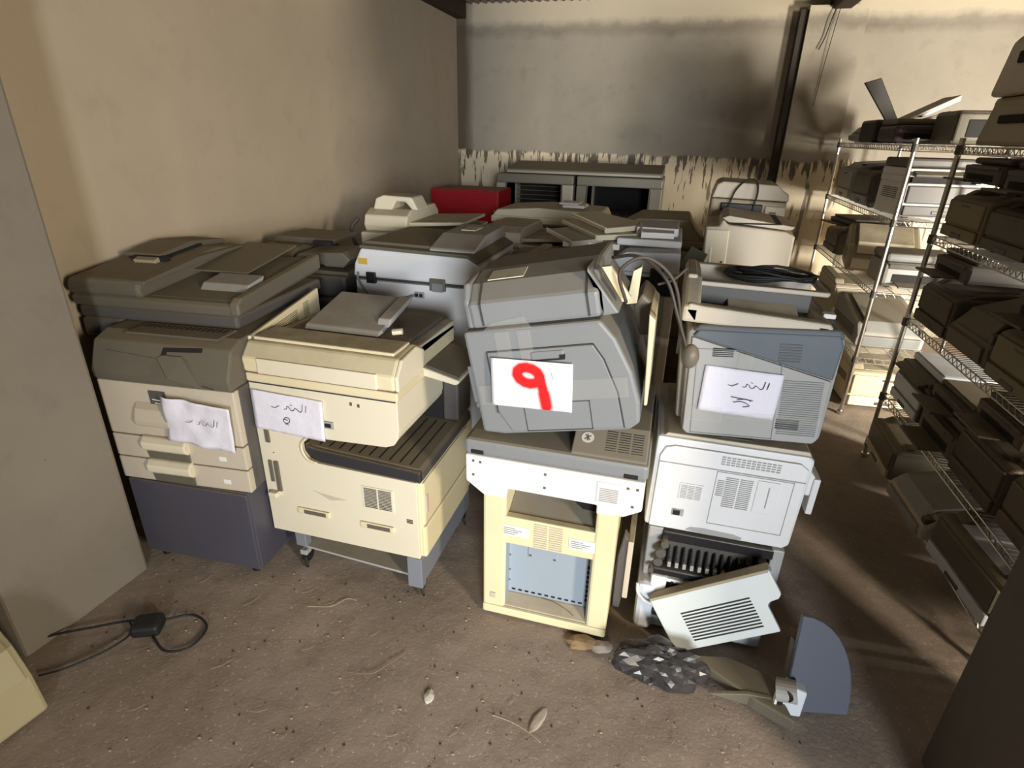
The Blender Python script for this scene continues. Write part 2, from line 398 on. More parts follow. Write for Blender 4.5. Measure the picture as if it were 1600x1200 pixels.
# upper dark body with scooped paper exit
bm = B()
prism(bm, [(-.005, .432), (-.012, .47), (.035, .575), (.10, .60), (.64, .60), (.64, .432)], 'x', .0, .566, .008); obj('upper_body', bm, BROWNG, c)
def onslope(name, mat, pts, off, th=.004):
    """thin piece lying on the sloping front of the upper body; pts are (x,z)"""
    f = lambda z: (-.012+(z-.47)*.448 if z > .47 else -.012+(.47-z)*.18)-off
    bm = B(); A = [bm.verts.new((x, f(z), z)) for x, z in pts]; Bv = [bm.verts.new((x, f(z)+th, z)) for x, z in pts]; n = len(pts)
    fs = [bm.faces.new(A), bm.faces.new(Bv[::-1])]+[bm.faces.new((A[(i+1) % n], A[i], Bv[i], Bv[(i+1) % n])) for i in range(n)]
    bmesh.ops.recalc_face_normals(bm, faces=fs); return obj(name, bm, mat, c)
onslope('exit_opening', DARKIN, [(.285, .53), (.295, .568), (.45, .576), (.498, .437), (.44, .45)], .0015)
onslope('paper_guide', BROWNG, [(.28, .535), (.30, .545), (.375, .545), (.40, .53), (.455, .446), (.42, .438), (.33, .47)], .010, .012)
onslope('lower_scoop', BROWNG, [(.06, .545), (.27, .53), (.32, .47), (.36, .44), (.20, .455)], .004, .006)
d = box('top_grille', c, BROWNG, (.12, .50, .0+.06, .175, .598, .606), .003)
boxes('rib', d, SLOT, [(.14+.022*i, .150+.022*i, .125, .16, .605, .6075) for i in range(16)], kind='stuff')
d = pris('side_cover', c, CREAM, [(.135, .50), (.14, .60), (.66, .655), (.66, .53)], 'x', .562, .576, .004, label='cream vented side cover')
for (a_, b_, n_) in ((.24, .47, 8), (.165, .20, 9), (.52, .565, 9)):
    bm = B()
    for i in range(n_):
        z = .528+.0075*i; zz = lambda y: z+(y-.2)*.09
        prism(bm, [(a_, zz(a_)), (b_, zz(b_)), (b_, zz(b_)+.0028), (a_, zz(a_)+.0028)], 'x', .5755, .5772)
    obj('vent', bm, BROWNG, d, kind='stuff')
box('side_panel', c, DGREY, (.550, .570, .03, .64, 0, .43), .006)
# scanner deck and document feeder
box('scanner_deck', c, DGREY, (-.19, .50, .185, .83, .602, .652), .012)
box('scanner_end', c, DGREY, (-.19, -.006, .18, .82, .525, .602), .014)
d = pris('scanner_lid', c, BROWNG, [(.175, .655), (.170, .69), (.19, .70), (.80, .755), (.80, .70)], 'x', -.195, .515, .006)
pris('tray_wall', d, BROWNG, [(.168, .66), (.170, .705), (.20, .722), (.80, .775), (.80, .71)], 'x', .485, .525, .008)
pris('dark_tray', d, DGREY, [(.21, .703), (.21, .706), (.78, .757), (.78, .752)], 'x', .13, .485, 0)
pris('stopper', d, LGREY, [(.30, .712), (.33, .738), (.44, .752), (.42, .722)], 'x', .27, .47, .004)
pris('upper_leaf', d, BROWNG, [(.46, .745), (.46, .752), (.86, .80), (.86, .79)], 'x', .12, .38, .003)
d = pris('feeder_body', c, BROWNG, [(.165, .70), (.155, .73), (.17, .765), (.50, .80), (.66, .812), (.85, .79), (.88, .74)], 'x', -.19, .125, .014)
pris('feeder_wing', d, BROWNG, [(.165, .755), (.17, .767), (.50, .802), (.78, .80), (.78, .792)], 'x', .10, .15, .004)
pris('input_tray', d, BROWNG, [(.42, .80), (.42, .815), (.62, .838), (.84, .815), (.84, .795)], 'x', -.16, .02, .006)
pris('input_slot', d, DARKIN, [(.40, .785), (.40, .805), (.425, .81), (.425, .785)], 'x', -.10, .06, .001)
pris('input_slot', d, DARKIN, [(.42, .788), (.42, .804), (.66, .822), (.66, .80)], 'x', .018, .032, .001)
pris('tray_flap', d, OLIVE, [(.375, .786), (.37, .80), (.40, .808), (.405, .786)], 'x', -.07, .03, .003)
# label sheet taped to the copier
pp = sheet('paper_note', .275, .19, PAPER, None, .012, 3, rum=1.2); pp.location = (-1.735, 1.488, .612); pp.rotation_euler = (R(3), R(5), R(5))
tag(pp, 'crumpled white paper note taped to the beige front of the dark copier', 'paper')
strokes(pp, WORD, .0022, -.026, .13, .05, .10, .09)

# ------------------------------------------------------------------ front row: cream copier seen from its side, on a castered metal stand
s = thing('copier_stand', 'galvanised metal stand on black casters under the cream copier', 'stand', (-1.44, 1.62, 0))
box('side_plate', s, GALV, (.60, .655, .0, .56, .03, .165), .004)
box('post', s, GALV, (.595, .658, -.008, .03, .02, .165), .003)
pris('base_sheet', s, LGREY, [(.10, .075), (.62, .045), (.62, .055), (.10, .085)], 'y', .02, .56, .002)
box('rear_plate', s, GALV, (.06, .62, .50, .56, .04, .165), .003)
box('bracket', s, GALV, (.075, .125, .01, .05, .085, .16), .004)
box('side_plate', s, GALV, (.06, .09, .12, .52, .06, .165), .003)
for (fx, fy) in ((.10, .03), (.635, .02), (.10, .5), (.635, .5)):
    k_ = box('caster', s, LGREY, (fx-.016, fx+.016, fy-.016, fy+.02, .035, .06), .003)
    bm = B(); cyl(bm, (fx-.012, fy+.012, .022), (fx+.012, fy+.012, .022), .03, 16); obj('wheel', bm, RUBBER, k_)
    bm = B(); tube(bm, [(fx, fy-.005, .022), (fx+.02, fy-.03, .012), (fx+.035, fy-.045, .006)], .007, 6); obj('brake_lever', bm, BLACK, k_)

c = thing('copier', 'large cream copier with a curved recess and dark exit tray, standing on casters', 'copier', (-1.45, 1.62, .165))
# coordinates below: x from the left edge, z from the base of the machine
box('lower_body', c, CREAM, (0, .675, .012, .58, 0, .36), .008)
bm = B(); prism(bm, [(0, 0), (.662, 0), (.662, .352), (.25, .362), (.215, .375), (.195, .405), (.195, .44), (.21, .462), (.24, .472), (.55, .484), (.582, .497), (.600, .525), (.605, .56), (.605, .683), (0, .683)], 'y', -.004, .012, .003)
obj('rear_cover', bm, CREAM2, c)
box('column', c, CREAM2, (.002, .17, .010, .56, .34, .49), .006)
bm = B()
prism(bm, [(.002, .475), (.002, .70), (.603, .70), (.603, .55), (.598, .525), (.58, .50), (.55, .487), (.25, .475)], 'y', .010, .42, .004); obj('upper_body', bm, CREAM2, c)
bm = B(); tube(bm, spline([(.25, -.004, .362), (.215, -.006, .375), (.195, -.006, .405), (.195, -.006, .44), (.215, -.006, .466)]), .006, 6); obj('recess_lip', bm, CREAM, c, smooth=True)
pris('tray_front', c, plastic('near_black_plastic', (.035, .033, .036), .6), [(.205, .425), (.205, .40), (.225, .378), (.26, .364), (.675, .345), (.675, .392), (.24, .418)], 'y', .004, .03, .006)
d = pris('exit_tray', c, DGREY, [(.18, .36), (.185, .425), (.24, .42), (.66, .395), (.677, .385), (.677, .345)], 'y', .02, .56, .008)
boxes('rib', d, DARKIN, [(.24+.042*i, .244+.042*i, .04, .40, .4195-.0025*i, .4215-.0025*i) for i in range(10)], kind='stuff')
box('dark_cavity', c, DARKIN, (.20, .60, .42, .56, .40, .70), 0)
box('front_pillar', c, DGREY, (.60, .67, .42, .58, .40, .68), .01)
# scanner unit on top
box('scanner_seam', c, SEAM, (.0, .60, -.006, .30, .683, .689), 0)
box('scanner_base', c, CREAM, (-.004, .61, -.008, .55, .69, .73), .006)
bm = B()
prism(bm, [(-.012, .735), (-.016, .80), (.03, .862), (.16, .875), (.20, .85), (.56, .83), (.56, .735)], 'x', -.005, .605, .010); obj('document_cover', bm, CREAM, c)
box('cover_panel', c, CREAM2, (.06, .54, -.019, -.008, .738, .808), .004)
box('top_panel', c, CREAM, (.02, .585, .035, .165, .866, .882), .006, label='stained cream feeder lid')
pris('end_cap', c, CREAM2, [(-.010, .735), (-.012, .80), (.03, .86), (.15, .872), (.22, .83), (.20, .735)], 'x', .603, .618, .006)
box('side_rail', c, CREAM2, (.555, .605, .22, .56, .80, .845), .008)
d = pris('feeder_tray', c, LGREY, [(.20, .868), (.24, .868), (.50, .945), (.49, .96), (.22, .888)], 'x', .12, .44, .006)
strokes(d, [[(.28, .0), (.30, .0)]], .001, .2, name='print') if False else None
boxes('printed_mark', d, BRIGHT, [(.25+.035*i, .268+.035*i, .285, .31, .893, .896) for i in range(3)], kind='stuff')
pris('tray_side', d, LGREY, [(.26, .89), (.48, .95), (.47, .972), (.28, .925)], 'x', .40, .455, .006)
bm = B(); tube(bm, [(.50, .20, .90), (.535, .21, .905)], .014, 10); obj('paper_guide', bm, CREAM2, c)
box('feeder_deck', c, DGREY, (.06, .56, .20, .55, .83, .862), .006)
d = pris('control_panel', c, CREAM2, [(.59, .685), (.735, .66), (.75, .668), (.75, .682), (.60, .72)], 'y', .22, .52, .008)
pris('key_pad', d, DGREY, [(.612, .7185), (.742, .686), (.744, .690), (.614, .724)], 'y', .235, .505, .003)
# rear details
for (x0, z0) in ((.135, .125), (.415, .118)):
    d = box('grip', c, CREAM, (x0, x0+.145, -.012, .0, z0-.014, z0+.016), .010)
    box('grip_recess', d, BROWNG, (x0+.03, x0+.13, -.0135, -.006, z0-.009, z0+.011), .003)
d = box('vent_plate', c, CREAM2, (.435, .565, -.007, .0, .20, .30), .001); slots('vent', d, .44, .56, .205, .295, 13, -.0072, cols=2)
slots('vent', c, .615, .64, .165, .185, 3, -.005)
bm = B(); prism(bm, [(.215, .235), (.25, .225), (.36, .215), (.29, .20)], 'y', -.0052, -.003); obj('dent', bm, BEIGE, c)
d = box('socket', c, LGREY, (.30, .345, -.010, .0, .525, .555), .002); box('socket_pin', d, DARKIN, (.31, .335, -.012, -.006, .532, .548), .001)
boxes('hinge_cover', c, BROWNG, [(.035, .055, -.010, -.002, .42, .48), (.03, .045, -.010, -.002, .24, .34), (.055, .075, -.012, -.002, .20, .34)], .003)
box('release_lever', c, CREAM2, (.02, .06, -.03, -.002, .175, .20), .006)
boxes('screw', c, DGREY, [(.06, .064, -.007, -.002, .30, .304), (.06, .064, -.007, -.002, .375, .379), (.42, .428, -.007, -.002, .635, .647), (.45, .458, -.007, -.002, .632, .644)], kind='stuff')
d = box('side_door', c, CREAM, (.66, .683, .012, .50, .15, .345), .012); box('grip_slot', d, BEIGE, (.682, .685, .03, .05, .20, .28), .002)
box('side_skirt', c, YELLOWED, (.66, .686, .01, .50, .0, .15), .012, label='yellowed lower side cover')
for o_ in list(COL.objects):
    if o_.parent == c and o_.name.split('.')[0] in ('scanner_seam', 'scanner_base', 'document_cover', 'cover_panel', 'top_panel', 'end_cap', 'side_rail', 'feeder_tray', 'paper_guide', 'feeder_deck') or (o_.parent and o_.parent.parent == c and o_.parent.name.startswith('feeder_tray')):
        for v in o_.data.vertices: v.co.z = .672+(v.co.z-.686)*.85
pp = sheet('paper_note', .30, .165, PAPER, None, .003, 8, rum=.6); pp.location = (-1.442, 1.607, .648); pp.rotation_euler = (0, R(2), 0)
tag(pp, 'white paper note with pen writing on the side of the cream copier', 'paper')
strokes(pp, WORD, .0024, -.0072, .15, .055, .085, .085); strokes(pp, LOOP, .0026, -.0072, .085, .085, .09, .02)

# ------------------------------------------------------------------ centre: cream and white machine standing on the floor, seen from behind
c = thing('copier', 'cream copier with a white rear band and grey top, open rear compartment, on the floor', 'copier', (-.525, 1.6, 0))
box('left_stile', c, YELLOWED, (0, .085, 0, .55, .0, .58), .010)
box('right_stile', c, YELLOWED, (.40, .475, 0, .55, .0, .58), .010)
box('bottom_rail', c, YELLOWED, (.0, .475, -.006, .10, .0, .04), .008)
box('middle_rail', c, YELLOWED, (.08, .405, .004, .035, .34, .458), .004)
d = pris('tray_shelf', c, BEIGE, [(.008, .03), (.008, .042), (.055, .066), (.075, .066), (.075, .03)], 'x', .082, .402, .003)
bm = B(); tube(bm, spline([(.22, .055, .068), (.27, .05, .065), (.32, .035, .057), (.35, .02, .05)]), .0012, 4); obj('scratch', bm, BROWNG, d)
d = box('metal_panel', c, STEELB, (.07, .41, .060, .080, .05, .345), .002, label='blue-grey sheet metal inner panel')
boxes('punched_slot', d, DARKIN, [(.10+.026*i, .114+.026*i, .057, .062, .078, .084) for i in range(11)] + [(.383, .399, .057, .062, .095+.022*i, .106+.022*i) for i in range(8)], kind='stuff')
box('cover_plate', d, STEELB, (.16, .27, .055, .062, .25, .335), .002)
boxes('screw', d, DGREY, [(x, x+.008, .052, .058, z, z+.006) for x in (.165, .257) for z in (.26, .322)] + [(.085, .092, .0575, .062, z, z+.006) for z in (.12, .17, .24, .30)], kind='stuff')
box('side_lining', c, GREY, (.396, .402, .012, .065, .05, .34), 0); box('side_lining', c, STEELB, (.083, .087, .012, .065, .05, .34), 0)
bm = B(); prism(bm, [(.036, .45), (.30, .45), (.30, .56)], 'x', .087, .398, 0); obj('hopper_slope', bm, GREY, c)
box('hopper_back', c, DARKIN, (.09, .398, .31, .33, .45, .60), 0)
bm = B(); prism(bm, [(.36, .462), (.399, .462), (.399, .60), (.20, .60)], 'y', .10, .30); obj('hopper_cheek', bm, BLACK, c)
slots('vent', c, .185, .295, .345, .45, 11, .0035, cols=2, mat=BEIGE)
for (x0, z0) in ((.07, .378), (.315, .372)):
    d = box('rating_label', c, BRIGHT, (x0, x0+.10, .0015, .006, z0, z0+.045), .001)
    boxes('print_line', d, GREY, [(x0+.006, x0+.05+.04*((i*7) % 3)/3, .0010, .0030, z0+.008+.008*i, z0+.011+.008*i) for i in range(4)], kind='stuff')
box('catch', c, BEIGE, (.03, .052, -.004, .005, .075, .10), .002)
# white band and grey top
bm = B()
prism(bm, [(-.055, .60), (-.055, .705), (.545, .705), (.545, .595), (.49, .562), (.40, .555), (.40, .59), (.095, .592), (.09, .552), (.01, .552)], 'y', -.025, .06, .006); obj('rear_band', bm, BRIGHT, c)
d = box('vent_plate', c, BRIGHT, (.395, .475, -.029, -.02, .605, .685), .003); slots('vent', d, .405, .465, .612, .665, 8, -.0295, mat=LGREY)
boxes('screw', c, BROWNG, [(x, x+.008, -.028, -.02, z, z+.008) for x, z in ((-.03, .68), (-.005, .678), (-.03, .625), (.22, .672), (.22, .62), (.49, .672), (.52, .672), (.51, .605))], kind='stuff')
strokes(c, [[(.17, .665), (.175, .64), (.19, .64)], [(.20, .652), (.215, .64), (.2, .637)], [(.23, .655), (.245, .64)], [(.262, .66), (.262, .64), (.275, .65)], [(.29, .655), (.30, .64)]], .004, -.0262, mat=COOLW, name='embossed_lettering')
box('top_housing', c, GREY, (-.06, .55, -.025, .56, .705, .765), .014)
boxes('hinge', c, DARKIN, [(-.035, .01, -.028, .01, .712, .728), (.475, .52, -.028, .01, .712, .728)], .003)
d = pris('fan_housing', c, GREY, [(-.015, .76), (-.01, .768), (.10, .825), (.50, .825), (.50, .76)], 'x', .30, .54, .010)
bm = B()
for i in range(9):
    for q in range(3):
        t0 = .2+.075*i; y = -.008+.108*t0; z = .7675+.057*t0
        rbox(bm, .405+.042*q, .44+.042*q, y-.001, y+.0035, z-.0005, z+.0022)
obj('vent', bm, SLOT, d, kind='stuff')
bm = B()
M_ = Matrix.Translation((.345, .045, .799)) @ Matrix.Rotation(R(27), 4, 'X')
bmesh.ops.create_circle(bm, cap_ends=True, segments=20, radius=.021, matrix=M_); st = obj('warning_sticker', bm, BRIGHT, d)
bm = B(); M2 = M_ @ Matrix.Translation((0, 0, .0008))
for a in (40, -50, 95):
    v = [bm.verts.new(M2 @ (Matrix.Rotation(R(a), 4, 'Z') @ Vector(p))) for p in ((-.013, -.0025, 0), (.013, -.0025, 0), (.013, .0025, 0), (-.013, .0025, 0))]; bm.faces.new(v)
obj('pictogram', bm, DGREY, st)
d = pris('open_side_door', c, DGREY, [(.485, .06), (.51, .06), (.53, .36), (.50, .40), (.485, .30)], 'y', .10, .14, .004); box('door_edge', d, BEIGE, (.515, .535, .09, .32, .12, .38), .004)

# ------------------------------------------------------------------ grey laser printer tipped on top of it, with the red nine
c = thing('laser_printer', 'grey laser printer tipped on the cream machine, red number on its side', 'printer', (-.53, 1.62, .774), (0, R(-11.5), 0))
c.scale = (1.06, 1, 1)
pts = [(.0, .0), (.07, -.012), (.46, -.012), (.492, .01), (.497, .08), (.485, .18), (.45, .29), (.412, .352), (.0, .352)]
pris('body', c, GREY, pts, 'y', 0, .44, .010)
pris('side_door', c, GREY, [(.065, .075), (.065, .28), (.385, .28), (.41, .23), (.438, .12), (.445, -.0), (.10, -.0)], 'y', -.006, .006, .004)
seams('seam', c, [(.15, .355, .0, .10)], -.0068)
bm = B()
for a, b_ in (((.066, .282), (.386, .282)), ((.386, .282), (.412, .23)), ((.412, .23), (.44, .12)), ((.44, .12), (.447, 0)), ((.065, .28), (.065, .07))):
    dd = Vector((b_[0]-a[0], b_[1]-a[1])).normalized()*.0016; nn = Vector((-dd.y, dd.x))
    prism(bm, [(a[0]+nn.x, a[1]+nn.y), (b_[0]+nn.x, b_[1]+nn.y), (b_[0]-nn.x, b_[1]-nn.y), (a[0]-nn.x, a[1]-nn.y)], 'y', -.0075, -.003)
obj('door_gap', bm, SEAM, c)
d = box('latch', c, GREY, (.20, .30, -.010, .0, .245, .272), .004); box('latch_gap', d, DARKIN, (.20, .30, -.0105, -.004, .241, .2465), 0)
box('latch_gap', d, DARKIN, (.285, .302, -.0112, -.004, .246, .258), .0)
boxes('foot', c, DGREY, [(.08, .12, .03, .07, -.022, -.008), (.42, .46, .03, .07, -.022, -.008), (.42, .46, .36, .40, -.022, -.008), (.08, .12, .36, .40, -.022, -.008)], .003)
boxes('hinge_bar', c, GREY, [(-.018, .003, .02, .06, .10, .23), (-.014, .003, .02, .05, .08, .10)], .004)
box('cover_gap', c, DARKIN, (.02, .40, .012, .43, .35, .362), 0)
d = pris('top_cover', c, GREY, [(-.008, .362), (-.012, .44), (.05, .492), (.16, .515), (.42, .515), (.43, .362)], 'x', .035, .42, .012)
pris('cover_nose', d, GREY, [(.42, .362), (.468, .366), (.445, .41), (.40, .50), (.395, .515), (.42, .44)], 'y', .0, .40, .006)
pris('cover_rib', d, GREY, [(.0, .362), (.0, .45), (.03, .50), (.16, .512), (.16, .362)], 'x', .02, .04, .008)
for xa in (.072, .385): pris('cover_seam', d, SEAM, [(-.0125, .37), (-.0165, .44), (.046, .496), (.05, .49), (-.01, .436), (-.007, .37)], 'x', xa, xa+.005, 0)
pris('cover_label', d, CREAM2, [(.055, .496), (.125, .511), (.125, .5135), (.055, .4985)], 'x', .09, .20, 0)
pris('fold_down_tray', c, CREAM, [(.505, .06), (.515, .06), (.56, .33), (.545, .35)], 'y', .02, .34, .004, label='cream folded paper tray')
pris('tray_arm', c, CREAM, [(.43, .50), (.455, .50), (.50, .40), (.475, .39)], 'y', .03, .05, .002)
pris('tray_arm', c, CREAM, [(.505, .46), (.53, .47), (.505, .36), (.475, .36)], 'y', .12, .16, .002)
pris('roller_cover', c, BROWNG, [(.50, .24), (.545, .25), (.55, .34), (.52, .38), (.49, .34)], 'y', .16, .38, .01)
box('tape', c, TAPE_M, (.02, .47, -.0090, -.0078, .105, .17), 0); box('tape', c, TAPE_M, (.10, .145, -.0090, -.0078, .21, .345), 0); box('tape', c, TAPE_M, (.17, .21, -.0086, -.0078, .21, .345), 0)
bm = B(); prism(bm, [(.07, .355), (.22, .352), (.20, .39), (.10, .378)], 'y', -.018, -.016); obj('tape', bm, TAPE_M, c)
pp = sheet('paper_sign', .262, .163, paper_nine_mat(), None, .0015, 5, rum=.4); pp.location = (-.493, 1.598, .892); pp.rotation_euler = (0, R(-2.5), 0)
tag(pp, 'white paper sign with a red sprayed numeral on the tipped grey printer', 'paper')
strokes(pp, [[(.195, .13), (.202, .108)], [(.165, .118), (.172, .112), (.178, .10)]], .0015, -.0042)
bm = B(); tube(bm, spline([(-.10, 1.60, 1.27), (-.125, 1.585, 1.36), (-.06, 1.6, 1.40), (.02, 1.62, 1.34), (.055, 1.63, 1.22), (.06, 1.65, 1.12)]), .005, 7)
tube(bm, spline([(-.16, 1.70, 1.375), (-.08, 1.66, 1.39), (0, 1.63, 1.34), (.045, 1.62, 1.24), (.085, 1.62, 1.14)]), .005, 7)
tube(bm, spline([(-.02, 1.64, 1.32), (.02, 1.67, 1.33), (.055, 1.70, 1.36)]), .004, 6)
INV = (Matrix.Translation((-.53, 1.62, .774)) @ Matrix.Rotation(R(-11.5), 4, 'Y') @ Matrix.Diagonal((1.06, 1, 1, 1))).inverted()
bm.transform(INV); cd = obj('power_cord', bm, CABLE, c, smooth=True)
bm = B(); bmesh.ops.create_uvsphere(bm, u_segments=14, v_segments=9, radius=.026, matrix=Matrix.Translation((.095, 1.62, 1.125)) @ Matrix.Diagonal((1, 1, 1.4, 1))); bm.transform(INV); obj('plug', bm, BROWNG, cd, smooth=True)

# ------------------------------------------------------------------ right stack: gutted printer, white printer, blue-grey printer, scanner frame
c = thing('gutted_printer', 'printer gutted to black rollers and ribs, on the floor under the white printer', 'printer', (.055, 1.71, 0))
box('base', c, COOLW, (.0, .44, .0, .45, .0, .09), .010)
box('left_cheek', c, COOLW, (-.012, .055, -.03, .44, .0, .215), .020)
box('left_frame', c, LGREY, (.0, .05, .03, .44, .21, .43), .006)
box('right_frame', c, LGREY, (.41, .45, .02, .44, .09, .43), .006)
box('cavity_back', c, DARKIN, (.04, .42, .18, .20, .08, .43), 0)
box('upper_beam', c, BLACK, (.05, .42, .02, .10, .385, .425), .004)
d = box('duct', c, DGREY, (.06, .36, .03, .12, .29, .385), .004)
boxes('fin', d, BLACK, [(.075+.026*i, .081+.026*i, .0, .035, .295, .365) for i in range(11)], .001)
boxes('fin_tip', d, LGREY, [(.079+.026*i, .091+.026*i, -.004, .012, .292, .315) for i in range(11)], .001)
box('cross_bar', c, BLACK, (.03, .40, -.012, .06, .255, .285), .006)
boxes('gear_train', c, BLACK, [(.035, .06, -.01, .03, .30, .33), (.04, .065, -.012, .03, .34, .375), (.05, .07, -.008, .03, .38, .41), (.37, .40, .0, .05, .30, .38)], .006)
for (gx, gz, gr) in ((.05, .355, .018), (.045, .315, .016), (.06, .395, .014), (.025, .275, .01)):
    bm = B(); cyl(bm, (gx, -.02, gz), (gx, .0, gz), gr, 14); obj('gear', bm, DGREY, c)
box('white_bracket', c, COOLW, (.375, .42, -.01, .03, .28, .36), .006)
box('guide_plate', c, BRIGHT, (.03, .085, -.02, .03, .15, .255), .006)
bm = B(); prism(bm, [(.08, .25), (.42, .225), (.42, .215), (.08, .235)], 'y', -.015, .03, .002); obj('white_rail', bm, BRIGHT, c)
d = box('lower_duct', c, DGREY, (.085, .40, .0, .08, .135, .235), .004)
boxes('fin', d, BLACK, [(.095+.022*i, .099+.022*i, -.012, .01, .14, .235-.0016*i) for i in range(13)], .0005)
boxes('cog_strip', d, BLACK, [(.10+.0165*i, .109+.0165*i, -.018, .0, .222-.0015*i, .24-.0015*i) for i in range(18)], kind='stuff')
bm = B(); prism(bm, [(.04, .14), (.42, .105), (.42, .09), (.04, .12)], 'y', -.022, .03, .003); obj('lower_lip', bm, OLIVE, c)
bm = B(); tube(bm, spline([(-.014, -.03, .215), (-.008, -.04, .18), (.02, -.045, .155), (.05, -.045, .145)]), .006, 6); obj('white_lever', bm, BRIGHT, c, smooth=True)
box('latch_block', c, BLACK, (.05, .075, -.035, .0, .085, .11), .003)

c = thing('laser_printer', 'white laser printer with fine vents stacked on the gutted black printer', 'printer', (.035, 1.735, .432), (0, R(1.0), R(1.5)))
pris('body', c, WHITE, [(.0, .0), (.46, -.005), (.485, .01), (.49, .345), (.475, .36), (.0, .36)], 'y', .01, .48, .012)
pris('side_cover', c, WHITE, [(.016, .004), (.46, .004), (.478, .02), (.478, .315), (.45, .335), (.06, .335), (.03, .325), (.016, .29)], 'y', 0, .014, .005)
seams('seam', c, [(.205, .445, .055, .265)], -.0008, mat=LGREY)
d = box('fan_grille', c, WHITE, (.095, .175, -.003, .004, .135, .20), .003); slots('vent', d, .10, .17, .14, .195, 9, -.0032, mat=LGREY, cols=3, fill=.3)
slots('vent', c, .21, .395, .29, .325, 4, -.001, mat=LGREY, cols=12, gap=.25)
slots('vent', c, .235, .325, .13, .25, 16, -.001, mat=LGREY, cols=2, fill=.35); slots('vent', c, .213, .235, .17, .235, 9, -.001, mat=LGREY, fill=.35)
d = box('hatch', c, WHITE, (.335, .405, -.004, .004, .13, .255), .004); box('hatch_grip', d, LGREY, (.372, .376, -.006, -.002, .155, .235), .001)
d = box('power_switch', c, LGREY, (.085, .125, -.003, .004, .065, .092), .001); box('rocker', d, BLACK, (.089, .113, -.006, .0, .068, .089), .002)
bm = B(); prism(bm, [(.20-.06, .012), (.155, .026), (.20, .030), (.30, .026), (.33, .018), (.325, .008), (.20, .006)], 'y', -.002, .004, .002); obj('hand_recess', bm, LGREY, c)
seams('seam', c, [(.02, .475, .268, .272)], -.0006, mat=LGREY)
d = pris('top_deck', c, BEIGE, [(.02, .358), (.48, .355), (.47, .372), (.03, .37)], 'y', .02, .46, .004)
box('output_recess', d, DGREY, (.20, .30, .04, .20, .371, .374), 0)
d = pris('front_tray', c, WHITE, [(.48, .13), (.555, .13), (.56, .20), (.49, .28)], 'y', .16, .46, .004); box('tray_lip', d, WHITE, (.55, .572, .15, .47, .06, .205), .004)

c = thing('laser_printer', 'blue-grey and silver laser printer with a taped paper, on top of the white printer', 'printer', (.108, 1.735, .812), (0, R(-3.5), 0))
body = [(.0, .02), (.015, .0), (.40, .0), (.415, .02), (.435, .33), (.42, .365), (.02, .365), (.0, .35)]
pris('body', c, LGREY, body, 'y', .012, .44, .014)
pris('silver_side', c, LGREY, [(.006, .02), (.02, .006), (.392, .006), (.404, .02), (.414, .215), (.012, .335)], 'y', 0, .014, .004)
pris('blue_side', c, BLUEG, [(.014, .338), (.415, .220), (.427, .33), (.415, .358), (.03, .358)], 'y', -.004, .014, .005)
pris('blue_cap', c, BLUEG, [(.01, .352), (.43, .340), (.42, .372), (.03, .372)], 'y', .0, .43, .012)
slots('vent', c, .075, .135, .275, .305, 5, -.0005); slots('vent', c, .26, .32, .27, .33, 7, -.0045, mat=DGREY)
slots('ribbing', c, .285, .395, .03, .215, 26, -.0008, mat=GREY, fill=.4)
seams('seam', c, [(.03, .275, .012, .30)], -.0008, mat=GREY); slots('vent', c, .28, .345, .05, .085, 5, -.0012)
box('front_nose', c, LGREY, (-.018, .012, .06, .40, .03, .26), .012)
box('tape', c, TAPE_M, (.13, .40, -.009, -.0075, .075, .10), 0); box('tape', c, TAPE_M, (.02, .12, -.009, -.0075, .06, .11), 0); box('tape', c, TAPE_M, (.15, .19, -.009, -.0075, .22, .29), 0)
pp = sheet('paper_note', .225, .152, PAPER, None, .004, 12, rum=.8); pp.location = (.148, 1.73, .912); pp.rotation_euler = (0, R(1), 0)
tag(pp, 'white paper note taped to the blue-grey printer on the right stack', 'paper')
strokes(pp, WORD, .002, -.0092, .115, .045, .075, .08); strokes(pp, [[(.11, .055), (.135, .06), (.15, .055)], [(.10, .045), (.125, .05), (.148, .04), (.13, .033)], [(.09, .062), (.155, .058)]], .0022, -.0092)

c = thing('scanner_frame', 'empty beige scanner frame with coiled cables lying on the blue-grey printer', 'scanner', (.095, 1.745, 1.188), (0, R(1), 0))
bm = B()
prism(bm, [(.0, 0), (.36, 0), (.38, .02), (.38, .04), (.02, .055), (-.02, .06), (-.03, .035)], 'y', .0, .045, .008); obj('front_rail', bm, BEIGE, c)
pris('left_rail', c, BEIGE, [(0, 0), (.40, .0), (.40, .11), (.15, .11), (.0, .05)], 'x', -.035, .015, .010)
box('right_rail', c, BEIGE, (.34, .385, .0, .40, .0, .035), .008); box('rear_rail', c, BEIGE, (-.03, .385, .37, .41, .0, .11), .008)
box('floor_plate', c, DGREY, (-.01, .36, .03, .39, .0, .012), .002)
pris('inner_sheet', c, CREAM2, [(.06, .03), (.15, .05), (.15, .055), (.06, .036)], 'x', .10, .30, .002)
d = pris('upper_frame', c, BEIGE, [(.135, .085), (.16, .085), (.16, .10), (.135, .10)], 'x', -.03, .385, .004)
boxes('upper_side', d, BEIGE, [(-.03, -.0, .14, .40, .085, .118), (.365, .39, .14, .40, .085, .10)], .006)
pris('circuit_strip', c, DGREY, [(.14, .03), (.155, .03), (.155, .085), (.14, .085)], 'x', .0, .34, .002)
for i in range(5):
    bm = B(); r_ = .05+.012*(i % 3)
    tube(bm, [(.20+.014*i+1.9*r_*math.cos(a/16*2*math.pi), .27+r_*math.sin(a/16*2*math.pi), .10+.006*i+.006*math.sin(a+i)) for a in range(16)], .005, 6, closed=True); obj('cable_coil', bm, RUBBER, c, smooth=True)
